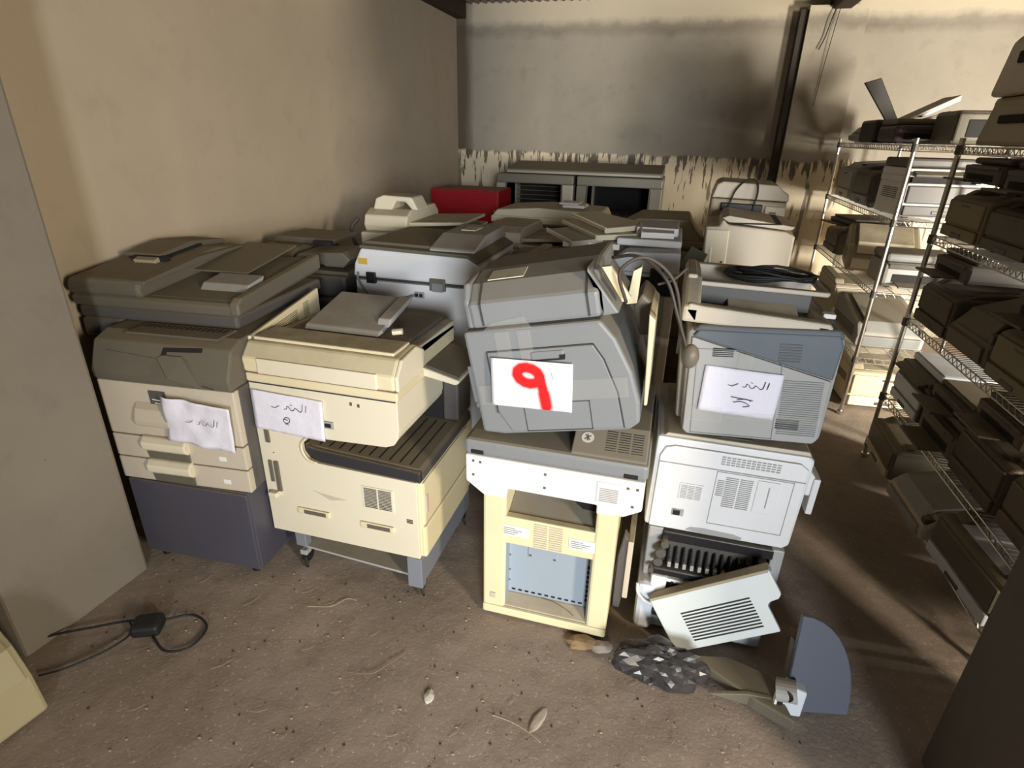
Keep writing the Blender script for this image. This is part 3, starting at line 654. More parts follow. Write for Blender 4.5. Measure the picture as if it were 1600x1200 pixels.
box('connector_block', c, BRIGHT, (.375, .41, .10, .13, .03, .045), .003)

# leaning vented cover, plastic bag and broken parts in front of the right stack
c = thing('printer_cover', 'loose white plastic cover with dark slots leaning against the gutted printer', 'cover', (.205, 1.60, .006), (R(-10), R(-34), R(-2)))
bm = B(); pl = [(0, .215), (0, .03), (.012, .008), (.04, 0), (.372, .0), (.372, .098), (.385, .108), (.415, .112), (.428, .125), (.428, .215)]
prism(bm, pl, 'y', 0, .018, .004); obj('panel', bm, plastic('pale_mint_plastic', (.74, .78, .76), .4), c)
box('top_flange', c, OLIVE, (.0, .425, .0, .05, .206, .219), .003)
for i in range(10):
    z0 = .03+.0118*i
    box('slot', c, SLOT, (.085, .33, -.001, .003, z0, z0+.0055), 0)

bm = B(); bmesh.ops.create_icosphere(bm, subdivisions=4, radius=1)
for v in bm.verts:
    p = v.co.copy(); n_ = noise.noise(p*1.2+Vector((3, 1, 2)))*.3+abs(noise.noise(p*2.0+Vector((5, 2, 1))))*.34+abs(noise.noise(p*3.6+Vector((1, 8, 1))))*.26+random.uniform(-.035, .035)-.15
    q = p*(1+n_); v.co = Vector((q.x*.145, q.y*.075, max(-.5, q.z)*.08+.04))
o = obj('plastic_bag', bm, BAG, None); o.location = (.15, 1.50, 0); o.rotation_euler = (0, 0, R(8))
tag(o, 'crumpled black plastic bag on the dirt in front of the vented cover', 'bag')

c = thing('broken_housing', 'broken grey plastic housing with a roller on the dirt beside the black bag', 'plastic part', (.40, 1.50, 0), (0, 0, R(6)))
pris('dusty_sheet', c, BROWNG, [(-.10, .03), (.02, .055), (.13, .05), (.17, -.0), (.05, .0)], 'y', -.05, -.035, .003)
pris('sloping_sheet', c, BROWNG, [(-.15, .08), (-.02, .10), (.11, .05), (.15, -.12), (.04, -.06)], 'z', .0, .05, .006)
pris('bracket', c, COOLW, [(.11, 0), (.19, 0), (.19, .11), (.13, .13)], 'y', -.06, -.02, .006)
bm = B(); cyl(bm, (.10, -.05, .10), (.155, -.065, .115), .035, 20); obj('roller', bm, LGREY, c)
bm = B(); cyl(bm, (.12, -.085, .115), (.135, -.075, .115), .018, 16); obj('bearing', bm, BLACK, c)
box('dark_strut', c, DARKIN, (.105, .125, -.065, -.03, .0, .08), .002); box('white_strut', c, BRIGHT, (.098, .106, -.066, -.05, .005, .09), .001)
c = thing('lit_patch_panel', 'blue-grey lit patch shaped as a quarter-round panel right of the broken housing', 'panel', (.545, 1.47, 0), (R(-6), 0, R(12)))
arc = [(.0, .0)] + [(.205*math.sin(a), .37*math.cos(a)+.0) for a in [R(90-9*i) for i in range(11)]]  # arc is the shadow edge of a lit patch, cut into the shape
pris('panel', c, plastic('lit_patch_blue', (.115, .13, .165), .3), arc, 'y', 0, .02, .004); pris('lit_patch_backing', c, BROWNG, [(.0, .0), (.15, .0), (.12, .12), (.0, .26)], 'y', .02, .05, .004)

# ------------------------------------------------------------------ generic builders (front = local -y)
def console(label, loc, w_, d_, h_, bodym, lidm, rotz=0., drawers=3, adf=True, trim=DGREY, name='copier'):
    """floor-standing copier: drawers, body, exit gap, scanner with lid or document feeder"""
    c = thing(name, label, 'copier', loc, (0, 0, R(rotz)))
    zb = h_*.80; a, b_ = -w_/2, w_/2; f, r = -d_/2, d_/2
    box('body', c, bodym, (a, b_, f+.012, r, .03, zb), .012)
    dh = h_*.55/drawers
    for i in range(drawers):
        z0 = .05+i*dh; d = box('drawer', c, bodym, (a+.008, b_-.008, f, f+.02, z0, z0+dh-.006), .005)
        box('handle', d, trim, (-.07, .07, f-.004, f+.004, z0+dh*.62, z0+dh*.78), .004)
    box('front_cover', c, bodym, (a+.006, b_-.006, f-.002, f+.02, .05+drawers*dh, zb-.01), .008)
    boxes('foot', c, RUBBER, [(x-.025, x+.025, y-.025, y+.025, -.012, .032) for x in (a+.06, b_-.06) for y in (f+.06, r-.06)], .004)
    box('scanner_gap', c, DARKIN, (a+.02, b_-.02, f+.03, r-.01, zb, zb+.012), 0)
    box('scanner', c, bodym, (a, b_, f, r, zb+.010, h_*.90), .012)
    if adf:
        pris('feeder', c, lidm, [(f+.05, h_*.90), (f+.03, h_*.93), (f+.05, h_*.975), (f+.12, h_), (r-.06, h_), (r, h_*.96), (r, h_*.90)], 'x', a+.01, a+w_*.45, .010)
        pris('feeder_tray', c, lidm, [(a+w_*.43, h_*.925), (b_-.01, h_*.945), (b_-.01, h_*.96), (a+w_*.43, h_*.945)], 'y', f+.08, r-.05, .005)
        pris('output_deck', c, lidm, [(a+w_*.43, h_*.90), (b_-.005, h_*.90), (b_-.005, h_*.915), (a+w_*.43, h_*.92)], 'y', f+.04, r, .005)
    else:
        box('lid', c, lidm, (a+.004, b_-.004, f+.05, r, h_*.905, h_*.95), .014)
        box('control_panel', c, trim, (a+.03, b_-.03, f+.004, f+.045, h_*.90, h_*.915), .004)
    return c
def printer(name, label, loc, w_, d_, h_, m1, m2, style='laser', rotz=0., roll=0., group=None, cat='printer', dark=DGREY):
    c = thing(name, label, cat, loc, (0, R(roll), R(rotz)), group)
    a, b_ = -w_/2, w_/2; f, r = -d_/2, d_/2
    boxes('foot', c, RUBBER, [(x-.015, x+.015, y-.015, y+.015, 0, .012) for x in (a+.05, b_-.05) for y in (f+.05, r-.05)], 0)
    if style == 'laser':
        pris('body', c, m1, [(f+.01, .008), (f+.01, h_*.74), (f+.03, h_*.80), (r-.02, h_*.86), (r, h_*.80), (r, .008)], 'x', a, b_, .014)
        d = box('paper_tray', c, m2, (a+.012, b_-.012, f-.004, f+.02, .014, h_*.26), .006); box('handle', d, dark, (-.05, .05, f-.008, f, h_*.09, h_*.16), .004)
        d = box('front_door', c, m1, (a+.012, b_-.012, f+.0, f+.02, h_*.29, h_*.72), .008); box('door_grip', d, dark, (-.04, .04, f-.003, f+.004, h_*.62, h_*.66), .003)
        pris('side_rail', c, m1, [(f+.05, h_*.79), (f+.09, h_*.90), (r-.03, h_), (r, h_*.92), (r, h_*.80)], 'x', a+.006, a+w_*.18, .010)
        pris('side_rail', c, m1, [(f+.05, h_*.79), (f+.09, h_*.90), (r-.03, h_), (r, h_*.92), (r, h_*.80)], 'x', b_-w_*.18, b_-.006, .010)
        pris('output_deck', c, m2, [(f+.05, h_*.81), (r-.09, h_*.84), (r-.05, h_*.95), (r-.02, h_*.97), (r-.02, h_*.80), (f+.05, h_*.79)], 'x', a+w_*.18, b_-w_*.18, .003)
        d = box('control_panel', c, dark, (b_-w_*.16, b_-w_*.03, f+.06, f+.13, h_*.86, h_*.90), .004)
        slots('vent', c, f+.10, r-.08, h_*.45, h_*.62, 6, a-.0005, axis='x', mat=dark)
    elif style == 'mfp':
        box('body', c, m1, (a, b_, f+.01, r, .008, h_*.60), .014)
        d = box('paper_tray', c, m2, (a+.012, b_-.012, f, f+.02, .014, h_*.22), .006); box('handle', d, dark, (-.05, .05, f-.004, f+.004, h_*.08, h_*.14), .004)
        box('front_door', c, m2, (a+.012, b_-.012, f+.002, f+.02, h_*.25, h_*.56), .008)
        box('exit_gap', c, DARKIN, (a+.03, b_-.06, f+.03, r-.05, h_*.60, h_*.70), 0)
        boxes('pillar', c, m1, [(a, a+.04, f+.06, r, h_*.59, h_*.71), (b_-.07, b_, f+.03, r, h_*.59, h_*.71)], .006)
        box('scanner', c, m1, (a, b_, f+.02, r, h_*.70, h_*.84), .010)
        box('lid', c, m2, (a+.003, b_-.003, f+.06, r, h_*.845, h_), .014)
        pris('control_panel', c, dark, [(f-.02, h_*.70), (f-.025, h_*.74), (f+.06, h_*.86), (f+.06, h_*.72)], 'x', a+.02, b_-.02, .005)
        slots('vent', c, f+.12, r-.08, h_*.30, h_*.50, 6, a-.0005, axis='x', mat=dark)
    elif style == 'ink':
        box('body', c, m1, (a, b_, f, r, .008, h_*.72), .022)
        box('lid', c, m2, (a+.006, b_-.006, f+.03, r-.01, h_*.73, h_*.97), .018)
        box('paper_slot', c, DARKIN, (a+.05, b_-.05, f-.002, f+.02, h_*.18, h_*.42), .004)
        pris('output_tray', c, m2, [(f-.10, .02), (f+.02, h_*.16), (f+.02, h_*.20), (f-.10, .03)], 'x', a+.07, b_-.07, .003)
        box('control_panel', c, dark, (a+.02, b_-.02, f-.004, f+.03, h_*.55, h_*.70), .006)
    elif style == 'dome':
        pris('body', c, m1, [(f, .008), (f-.01, h_*.35), (f+.05, h_*.62), (r-.12, h_*.98), (r-.04, h_), (r, h_*.9), (r, .008)], 'x', a, b_, .02)
        pris('output_tray', c, m2, [(f+.0, h_*.44), (f+.055, h_*.66), (r-.13, h_*1.0), (r-.13, h_*1.03), (f+.04, h_*.70)], 'x', a+.05, b_-.05, .004)
        pris('front_flap', c, m2, [(f-.014, h_*.1), (f-.02, h_*.33), (f-.004, h_*.36), (f, h_*.1)], 'x', a+.03, b_-.03, .004)
        box('control_panel', c, dark, (b_-.045, b_-.01, f+.0, f+.06, h_*.42, h_*.56), .004)
        slots('vent', c, f+.08, r-.06, h_*.2, h_*.5, 6, a-.0005, axis='x', mat=dark)
    return c

# ------------------------------------------------------------------ second and third rows of big machines
c = console('brown-grey copier with a curved document tray behind the dark copier by the left wall', (-1.86, 2.78, 0), .56, .56, 1.13, DGREY, BROWNG, 4, adf=True)
bm = B(); prism(bm, [(-.02, 1.085), (.02, 1.12), (.26, 1.135), (.30, 1.10), (.26, 1.06), (.16, 1.06), (.12, 1.10), (.04, 1.10)], 'y', -.25, -.02, .006); obj('arched_tray', bm, BROWNG, c)
bm = B(); prism(bm, [(-.25, 1.132), (.10, 1.13), (.12, 1.16), (-.22, 1.165)], 'y', -.05, .24, .006); obj('top_tray', bm, BROWNG, c)
box('tray_clip', c, DARKIN, (.04, .14, -.14, -.10, 1.14, 1.165), .003)

c = thing('copier', 'white multifunction copier with a dark lid edge and yellow sticker behind the cream copier', 'copier', (-1.50, 2.5, 0))
box('body', c, WHITE, (.0, .66, .02, .60, .03, 1.025), .014)
boxes('foot', c, RUBBER, [(x-.03, x+.03, y-.03, y+.03, -.012, .032) for x in (.07, .59) for y in (.08, .53)], .004)
pris('rear_panel', c, WHITE, [(.008, .4), (.652, .4), (.652, 1.02), (.008, 1.02)], 'y', .008, .022, .005)
box('lid_gap', c, SEAM, (.005, .655, .012, .59, 1.023, 1.036), 0)
bm = B()
prism(bm, [(.0, 1.036), (.01, 1.10), (.05, 1.178), (.60, 1.168), (.66, 1.135), (.66, 1.036)], 'y', .0, .60, .012); obj('scanner', bm, WHITE, c)
bm = B(); prism(bm, [(.045, 1.178), (.60, 1.168), (.655, 1.142), (.657, 1.152), (.60, 1.182), (.05, 1.192)], 'y', -.004, .60, .003); obj('lid_edge', bm, BROWNG, c)
pris('top_tray', c, BROWNG, [(.04, 1.19), (.44, 1.185), (.44, 1.20), (.05, 1.205)], 'y', .05, .56, .006)
pris('feeder_lid', c, LGREY, [(.02, 1.185), (.03, 1.20), (.20, 1.245), (.50, 1.25), (.56, 1.19)], 'x', .40, .63, .01)
box('lid_label', c, CREAM2, (.47, .545, .28, .40, 1.248, 1.252), 0)
box('sticker', c, YSTICK, (.035, .085, -.0035, .004, 1.10, 1.13), .002, label='yellow sticker')
boxes('hinge', c, BLACK, [(.075, .125, -.012, .01, 1.01, 1.065)], .004); d = box('hinge', c, BROWNG, (.41, .49, -.012, .01, 1.0, 1.06), .004); box('hinge_pad', d, GREY, (.425, .48, -.016, -.01, .998, 1.04), .002)
d = box('cable_socket', c, LGREY, (.325, .375, .0, .012, .955, .985), .002); boxes('socket_hole', d, DARKIN, [(.33, .345, -.002, .004, .962, .978), (.352, .368, -.002, .004, .962, .978)])
bm = B(); tube(bm, spline([(.03, -.004, 1.06), (.04, -.02, 1.02), (.10, -.03, .955), (.18, -.03, .94), (.27, -.02, .95), (.33, -.004, .97)]), .006, 7); obj('cable', bm, GREY, c, smooth=True)
slots('vent', c, .20, .50, 1.05, 1.12, 4, .6605, axis='x', mat=LGREY)

c = console('cream copier with an arched grip on its lid against the far left wall', (-1.50, 3.44, 0), .64, .58, 1.27, CREAM2, CREAM2, 2)
bm = B(); prism(bm, [(-.27, 1.265), (-.25, 1.33), (-.20, 1.35), (-.02, 1.345), (.02, 1.27), (-.02, 1.27), (-.06, 1.315), (-.12, 1.315), (-.15, 1.265)], 'y', -.20, -.02, .01); obj('arched_grip', bm, CREAM2, c)
bm = B(); tube(bm, spline([(-.33, -.28, 1.22), (-.37, -.30, 1.16), (-.36, -.28, 1.06), (-.33, -.26, 1.0)]), .012, 7); obj('hose', bm, CABLE, c, smooth=True)
console('beige copier with an open paper tray beside the arched-grip copier', (-.84, 3.64, 0), .58, .56, 1.18, OLIVE, BEIGE, -3)
console('olive copier with a flat lid between the white copier and the tray pile', (-.655, 2.97, 0), .35, .55, 1.165, BEIGE, OLIVE, 0, adf=False)
c = console('long cream copier in front of the grey open-fronted units', (-.88, 4.32, 0), .82, .55, 1.22, CREAM2, CREAM2, -2, adf=False)
pris('lid_bulge', c, CREAM2, [(-.40, 1.15), (-.36, 1.20), (-.05, 1.225), (.38, 1.21), (.41, 1.15)], 'y', -.22, .25, .012); box('dark_label', c, BROWNG, (-.34, -.25, -.283, -.27, 1.10, 1.13), .002)
box('loose_pad', c, BRIGHT, (.10, .26, -.12, .06, 1.222, 1.245), .008); box('loose_pad', c, BRIGHT, (.08, .22, -.14, .02, 1.246, 1.262), .008)
c = console('olive beige copier with a domed lid near the peeling wall', (-.10, 4.05, 0), .62, .58, 1.17, OLIVE, OLIVE, 0, adf=False)
pris('domed_lid', c, OLIVE, [(-.28, 1.105), (-.22, 1.17), (-.12, 1.23), (.20, 1.235), (.24, 1.17), (.30, 1.10)], 'y', -.24, .26, .012)

# white copier with a black scanner band, back centre right
c = thing('copier', 'bright white copier with a black band and black clip behind the tipped grey printer', 'copier', (-.45, 2.7, 0))
box('body', c, LGREY, (.02, .49, .02, .56, .03, 1.02), .012); box('corner_post', c, BEIGE, (.455, .50, .0, .06, .03, 1.02), .01)
boxes('foot', c, RUBBER, [(x-.03, x+.03, y-.03, y+.03, -.012, .032) for x in (.08, .43) for y in (.08, .5)], .004)
box('black_band', c, BLACK, (.0, .505, .0, .56, 1.02, 1.10), .016)
bm = B(); prism(bm, [(.0, 1.103), (.0, 1.165), (.20, 1.17), (.255, 1.215), (.50, 1.225), (.505, 1.103)], 'y', -.004, .56, .010); obj('scanner', bm, COOLW, c)
box('seam', c, LGREY, (.0, .506, -.006, .0, 1.122, 1.128), 0)
box('clip', c, BLACK, (.375, .435, -.018, .0, 1.085, 1.15), .006)
bm = B(); prism(bm, [(.285, 1.18), (.305, 1.18), (.295, 1.198)], 'y', -.006, -.003); obj('warning_mark', bm, GREY, c)
box('lid', c, WHITE, (.20, .50, .10, .56, 1.225, 1.26), .010); box('paper_stack', c, WHITE, (.28, .48, .22, .5, 1.26, 1.30), .006)
# loose cream tray covers piled between the machines
G_ = 'loose cream tray panels piled on the copiers'
# each: back-left, back-right, front-right, front-left corners of the top face, sheet material, lip material
tp = [([(-.64, 3.0, 1.135), (-.44, 3.02, 1.135), (-.43, 2.78, 1.125), (-.66, 2.73, 1.125)], BEIGE, CREAM2, 'flat cream tray at the left foot of the panel pile'),
      ([(-.50, 2.98, 1.215), (-.24, 2.97, 1.215), (-.27, 2.775, 1.192), (-.475, 2.765, 1.192)], CREAM2, BRIGHT, 'lowest white-lipped panel in the pile on the white copier'),
      ([(-.52, 3.0, 1.245), (-.25, 3.0, 1.245), (-.235, 2.81, 1.222), (-.51, 2.81, 1.222)], CREAM2, BRIGHT, 'second white-lipped panel in the pile on the white copier'),
      ([(-.61, 2.87, 1.268), (-.46, 3.0, 1.275), (-.33, 2.86, 1.238), (-.46, 2.74, 1.235)], BEIGE, BEIGE, 'dark tan panel lying askew at the left of the pile'),
      ([(-.545, 2.93, 1.305), (-.42, 3.04, 1.31), (-.16, 2.92, 1.262), (-.355, 2.82, 1.258)], TAN, CREAM2, 'tan panel second from the top of the pile'),
      ([(-.495, 2.92, 1.342), (-.40, 3.08, 1.345), (-.11, 3.05, 1.295), (-.315, 2.85, 1.29)], TAN, CREAM2, 'topmost tan panel sloping down to the right on the pile'),
      ([(-.16, 3.02, 1.30), (.005, 3.03, 1.30), (.01, 2.84, 1.285), (-.14, 2.82, 1.285)], BRIGHT, BRIGHT, 'small bright white panel at the right end of the pile')]
def slab(p, n_, th):
    bm = B(); A = [bm.verts.new(Vector(q)) for q in p]; C_ = [bm.verts.new(Vector(q)-n_*th) for q in p]
    bm.faces.new(A[::-1]); bm.faces.new(C_)
    for k in range(4): bm.faces.new((A[k], A[(k+1) % 4], C_[(k+1) % 4], C_[k]))
    bmesh.ops.recalc_face_normals(bm, faces=bm.faces); return bm
for (q, m1, m2, lb) in tp:
    base = sum((Vector(v) for v in q), Vector())/4; q = [Vector(v)-base for v in q]
    n_ = (q[2]-q[3]).cross(q[0]-q[3]).normalized()
    t_ = thing('tray_panel', lb, 'tray panel', base, (0, 0, 0), G_)
    obj('sheet', slab(q, n_, .010), m1, t_)
    fw = (q[3]-q[0]).normalized()*.012
    obj('front_lip', slab([q[3]+n_*.006, q[2]+n_*.006, q[2]+fw+n_*.006, q[3]+fw+n_*.006][::-1], n_, .026), m2, t_)
    sw = (q[1]-q[0]).normalized()*.006
    obj('side_lip', slab([q[0]+n_*.008, q[0]+sw+n_*.008, q[3]+sw+n_*.008, q[3]+n_*.008], n_, .020), m1, t_)
o = thing('cream_bar', 'narrow cream plastic bar resting left of the panel pile', 'plastic bar', (-.66, 2.85, 1.13), (R(4), R(-3), R(-12)))
box('bar', o, CREAM2, (-.025, .025, -.22, .17, 0, .03), .006); box('end_block', o, CREAM2, (-.10, .025, -.26, -.20, -.01, .03), .006)

# red cabinet and grey open-fronted units at the back
c = thing('metal_cabinet', 'dark red metal cabinet with a dusty top in the far left corner', 'cabinet', (-2.10, 4.9, 0))
box('body', c, RED, (0, .62, .02, .42, .03, 1.25), .006); box('door', c, RED, (.008, .612, 0, .02, .05, 1.235), .004); box('lock', c, CHROME, (.585, .60, -.008, .002, 1.06, 1.09), .003)
boxes('foot', c, RUBBER, [(x, x+.05, y, y+.05, -.012, .032) for x in (.03, .54) for y in (.05, .35)], 0)
for (x0, w_, fm, lb) in ((-1.63, .72, CABL, 'pale grey open-fronted machine with a wire rack inside, beside the red cabinet'), (-.88, .75, CABD, 'darker grey open-fronted machine by the peeling wall')):
    c = thing('paper_deck', lb, 'machine', (x0, 5.35, 0))
    box('left_side', c, fm, (0, .10, 0, .6, 0, 1.29), .008); box('right_side', c, fm, (w_-.11, w_, 0, .6, 0, 1.29), .008)
    box('head', c, CABD, (0, w_, -.004, .6, 1.29, 1.37), .012); box('back', c, DARKIN, (.09, w_-.09, .5, .58, .7, 1.30), 0); box('cabinet_base', c, fm, (.09, w_-.09, .01, .6, 0, .80), .006)
    box('shelf_plate', c, DGREY, (.09, w_-.09, .04, .5, 1.02, 1.03), 0)
    if fm is CABL:
        for i in range(5): box('rack_bar', c, BROWNG, (.10, w_-.11, .30+.01*i, .31+.01*i, 1.08+.04*i, 1.085+.04*i), 0)
    boxes('inner_frame', c, BROWNG, [(.085, .10, .0, .3, .8, 1.29), (w_-.11, w_-.095, .0, .3, .8, 1.29)], .002)
c = thing('long_lid', 'long dusty grey lid lying across both grey open-fronted machines', 'lid', (-1.56, 5.45, 1.374), (0, 0, 0))
pris('panel', c, CABD, [(-.03, .0), (-.02, .035), (.40, .09), (.45, .085), (.45, 0)], 'x', .0, 1.42, .008); box('lip', c, CABL, (.01, 1.40, -.035, -.028, .002, .022), .002)

# printer tower right of centre, behind the blue-grey printer
printer('laser_printer', 'beige printer at the bottom of the tower behind the blue-grey printer', (.40, 3.25, 0), .46, .46, .40, BEIGE, BEIGE, 'laser')
printer('laser_printer', 'cream printer second from the floor in the tower behind the blue-grey printer', (.39, 3.25, .40), .44, .45, .36, CREAM2, BEIGE, 'mfp')
printer('laser_printer', 'grey printer in the tower hidden behind the scanner frame', (.38, 3.25, .76), .44, .45, .30, LGREY, GREY, 'laser')
c = thing('laser_printer', 'plain cream printer turned sideways high in the tower behind the scanner frame', 'printer', (.165, 3.02, 1.058), (0, R(-2), R(-3)))
pris('body', c, BEIGE, [(.0, .0), (.40, -.0), (.405, .215), (.36, .235), (.10, .26), (.075, .285), (.06, .25), (.0, .25)], 'y', 0, .44, .010)
box('side_flap', c, CREAM2, (.005, .11, -.008, .004, .008, .235), .004); box('knob', c, BROWNG, (.085, .097, -.012, -.004, .075, .086), .003); box('flap_grip', c, BRIGHT, (.03, .038, -.010, -.004, .05, .15), .002)
pris('lid', c, BEIGE, [(.07, .288), (.10, .268), (.36, .238), (.39, .24), (.40, .255), (.10, .30)], 'y', .02, .42, .004)
box('lid_gap', c, DARKIN, (.09, .34, .012, .40, .262, .268), 0)
c = thing('laser_printer', 'olive beige printer atop the tower with a black strap and cord', 'printer', (.185, 3.56, 1.075), (0, R(1), R(-2)))
box('body', c, OLIVE, (0, .40, .01, .42, .0, .32), .014)
pris('top_cover', c, BEIGE, [(.0, .32), (.02, .395), (.05, .41), (.34, .405), (.365, .38), (.40, .36), (.405, .32)], 'y', .012, .42, .008)
box('control_plate', c, BEIGE, (.29, .395, -.002, .012, .20, .295), .006); box('display', c, BROWNG, (.315, .35, -.004, .0, .255, .265), .001); box('button', c, BLACK, (.35, .365, -.005, .0, .21, .218), .002)
seams('seam', c, [(.02, .395, .318, .324)], .010); box('name_mark', c, BROWNG, (.12, .18, .0075, .012, .228, .236), 0)
box('strap', c, BLACK, (.055, .275, -.012, .01, .255, .30), .006)
bm = B(); tube(bm, spline([(.075, -.006, .14), (.078, -.014, .22), (.10, -.014, .30), (.12, -.01, .37), (.17, .0, .425), (.22, -.0, .42), (.235, -.014, .36), (.225, -.014, .27), (.22, -.008, .13)]), .005, 7); obj('cord', bm, RUBBER, c, smooth=True)
bx_ = thing('laser_printer', 'dark printer under the strapped olive printer in the rear tower', 'printer', (.40, 3.79, 0)); box('body', bx_, BEIGE, (-.21, .19, -.22, .2, .0, 1.07), .012); box('front_door', bx_, BEIGE, (-.20, .18, -.23, -.215, .62, 1.05), .006)
o = box('circuit_board', None, simple('mossy_green_board', (.11, .115, .07), .7), (-.045, .045, -.006, .006, -.06, .06), .004); o.location = (.12, 2.98, 1.14); o.rotation_euler = (R(-10), R(20), R(-15)); tag(o, 'dusty green board wedged between the white copier and the cream printer tower', 'circuit board')
box('chip', o, DGREY, (-.02, .02, -.012, -.005, -.02, .02), .002)

# ------------------------------------------------------------------ chrome wire shelving
RX0, RX1 = 1.27, 1.735
LV = (.40, .84, 1.275, 1.692)
def rack(label, y0, y1, low):
    c = thing('wire_rack', label, 'shelf', (0, 0, 0))
    for x in (RX0, RX1):
        for y in (y0, y1):
            bm = B(); cyl(bm, (x, y, .012), (x, y, 1.73), .0125, 10); cyl(bm, (x, y, -.012), (x, y, .014), .02, 10); obj('post', bm, CHROME, c, smooth=False)
    for z in ((.10,)+LV if low else LV):
        sh = bm = B()
        for yy in (y0, y1):                                         # short edges
            for zz in (z, z-.032): tube(bm, [(RX0, yy, zz), (RX1, yy, zz)], .0035, 5)
            k = 9; zig = [(RX0+(RX1-RX0)*i/(2*k), yy, z-.032*(i % 2)) for i in range(2*k+1)]; tube(bm, zig, .0022, 4)
        for xx in (RX0, RX1):
            for zz in (z, z-.032): tube(bm, [(xx, y0, zz), (xx, y1, zz)], .0035, 5)
            k = 34; zig = [(xx, y0+(y1-y0)*i/(2*k), z-.032*(i % 2)) for i in range(2*k+1)]; tube(bm, zig, .0022, 4)
        o = obj('shelf', bm, CHROME, c)
        bm = B(); n_ = int((y1-y0)/.026)
        for i in range(1, n_): yy = y0+(y1-y0)*i/n_; tube(bm, [(RX0, yy, z+.003), (RX1, yy, z+.003)], .0018, 4)
        for xx in (RX0+.12, RX0+.24, RX0+.36): tube(bm, [(xx, y0, z-.004), (xx, y1, z-.004)], .0028, 5)
        obj('wire_deck', bm, CHROME, o, kind='stuff')
        for x in (RX0, RX1):
            for y in (y0, y1): bm = B(); cyl(bm, (x, y, z-.036), (x, y, z+.006), .018, 10); obj('collar', bm, DGREY, o)
    return c
rack('far chrome wire rack of printers standing by the back wall', 4.0, 5.78, False)
rack('near chrome wire rack of printers with its post in front of the far rack', 1.86, 3.40, True)
XS = 1.505
def sh(level): return {0: .0, 1: .1, 2: .405, 3: .845, 4: 1.28, 5: 1.697}[level]
FAR, NEAR = 'printers on the far wire rack', 'printers on the near wire rack'
# far rack, top
c = thing('inkjet_printer', 'black inkjet printer with a tall raised tray and open lid on the far rack top', 'printer', (XS, 5.0, sh(5)), (0, 0, 0), FAR)
box('body', c, BLACK, (-.25, .22, -.17, .19, .0, .15), .02)
pris('raised_tray', c, BLACK, [(-.14, .13), (-.06, .13), (-.245, .415), (-.345, .385)], 'y', -.02, .0, .004)
pris('scanner_lid', c, LGREY, [(-.07, .15), (-.05, .145), (.225, .285), (.22, .305)], 'y', -.16, .14, .004)
pris('lid_underside', c, BRIGHT, [(.02, .178), (.03, .168), (.225, .27), (.22, .284)], 'y', -.15, .12, .002)
pris('arm', c, BROWNG, [(.0, .15), (.02, .14), (.19, .19), (.18, .21)], 'y', -.165, -.15, .004)
box('control_panel', c, BROWNG, (.02, .12, -.175, -.16, .05, .12), .006)
printer('inkjet_printer', 'pale grey printer at the far left end of the top shelf', (XS-.02, 5.50, sh(5)), .40, .34, .16, LGREY, GREY, 'dome', -90, group=FAR)
printer('inkjet_printer', 'flat purple-brown printer beside the black printer on the top shelf', (XS-.04, 4.55, sh(5)), .42, .36, .15, plastic('purple_brown_plastic', (.07, .05, .05), .6), BROWNG, 'ink', 0, group=FAR)
c = thing('laser_printer', 'printer with a rounded paper exit opening at the near end of the far rack top', 'printer', (XS+.10, 4.2, sh(5)), (0, 0, 0), FAR)
box('body', c, BROWNG, (-.16, .16, -.16, .16, .0, .18), .025); d = box('front_bezel', c, BROWNG, (-.15, .15, -.172, -.15, .02, .165), .02); box('exit_opening', d, DARKIN, (-.10, .12, -.175, -.16, .04, .135), .012)
# far rack, level 4
printer('laser_printer', 'pale box-shaped printer at the back end of the second shelf from the top', (XS, 5.42, sh(4)), .42, .44, .30, LGREY, BEIGE, 'laser', -90, group=FAR)
printer('laser_printer', 'dark box-shaped printer in the middle of the second shelf from the top, far rack', (XS, 4.88, sh(4)), .42, .46, .29, DGREY, GREY, 'laser', -90, group=FAR)
printer('multifunction_printer', 'white and black multifunction printer at the near end of the far rack, second shelf', (XS+.02, 4.34, sh(4)), .44, .42, .34, WHITE, DGREY, 'mfp', 5, group=FAR)
# far rack, level 3
printer('laser_printer', 'dark printer at the back end of the third shelf, far rack', (XS, 5.45, sh(3)), .42, .42, .24, BROWNG, DGREY, 'laser', -90, group=FAR)
printer('flatbed_scanner', 'flat black scanner lying on the dark printer, third shelf of the far rack', (XS, 5.30, sh(3)+.24), .40, .44, .07, BLACK, DGREY, 'ink', -80, group=FAR, cat='scanner')
printer('fax_machine', 'beige fax machine with a rounded paper support on the third shelf of the far rack', (XS-.02, 4.78, sh(3)), .44, .42, .30, OLIVE, CREAM2, 'dome', -10, group=FAR, cat='fax machine')
printer('inkjet_printer', 'grey inkjet printer at the near end of the third shelf, far rack', (XS+.04, 4.30, sh(3)), .42, .34, .22, LGREY, GREY, 'ink', 0, group=FAR)
# far rack, level 2
printer('laser_printer', 'cream wide printer at the back end of the lowest shelf, far rack', (XS, 5.25, sh(2)), .42, .50, .32, BEIGE, CREAM2, 'laser', 3, group=FAR)
printer('multifunction_printer', 'grey printer with rounded end at the near end of the lowest shelf, far rack', (XS, 4.52, sh(2)), .42, .60, .26, LGREY, GREY, 'dome', 2, group=FAR)
# floor under far rack
printer('laser_printer', 'bright cream printer on the floor under the far rack', (XS+.03, 4.36, 0), .46, .46, .33, CREAM, CREAM2, 'laser', 4, group=FAR)
printer('laser_printer', 'brown printer on the floor at the back under the far rack', (XS, 5.2, 0), .42, .46, .32, BROWNG, BEIGE, 'laser', 0, group=FAR)
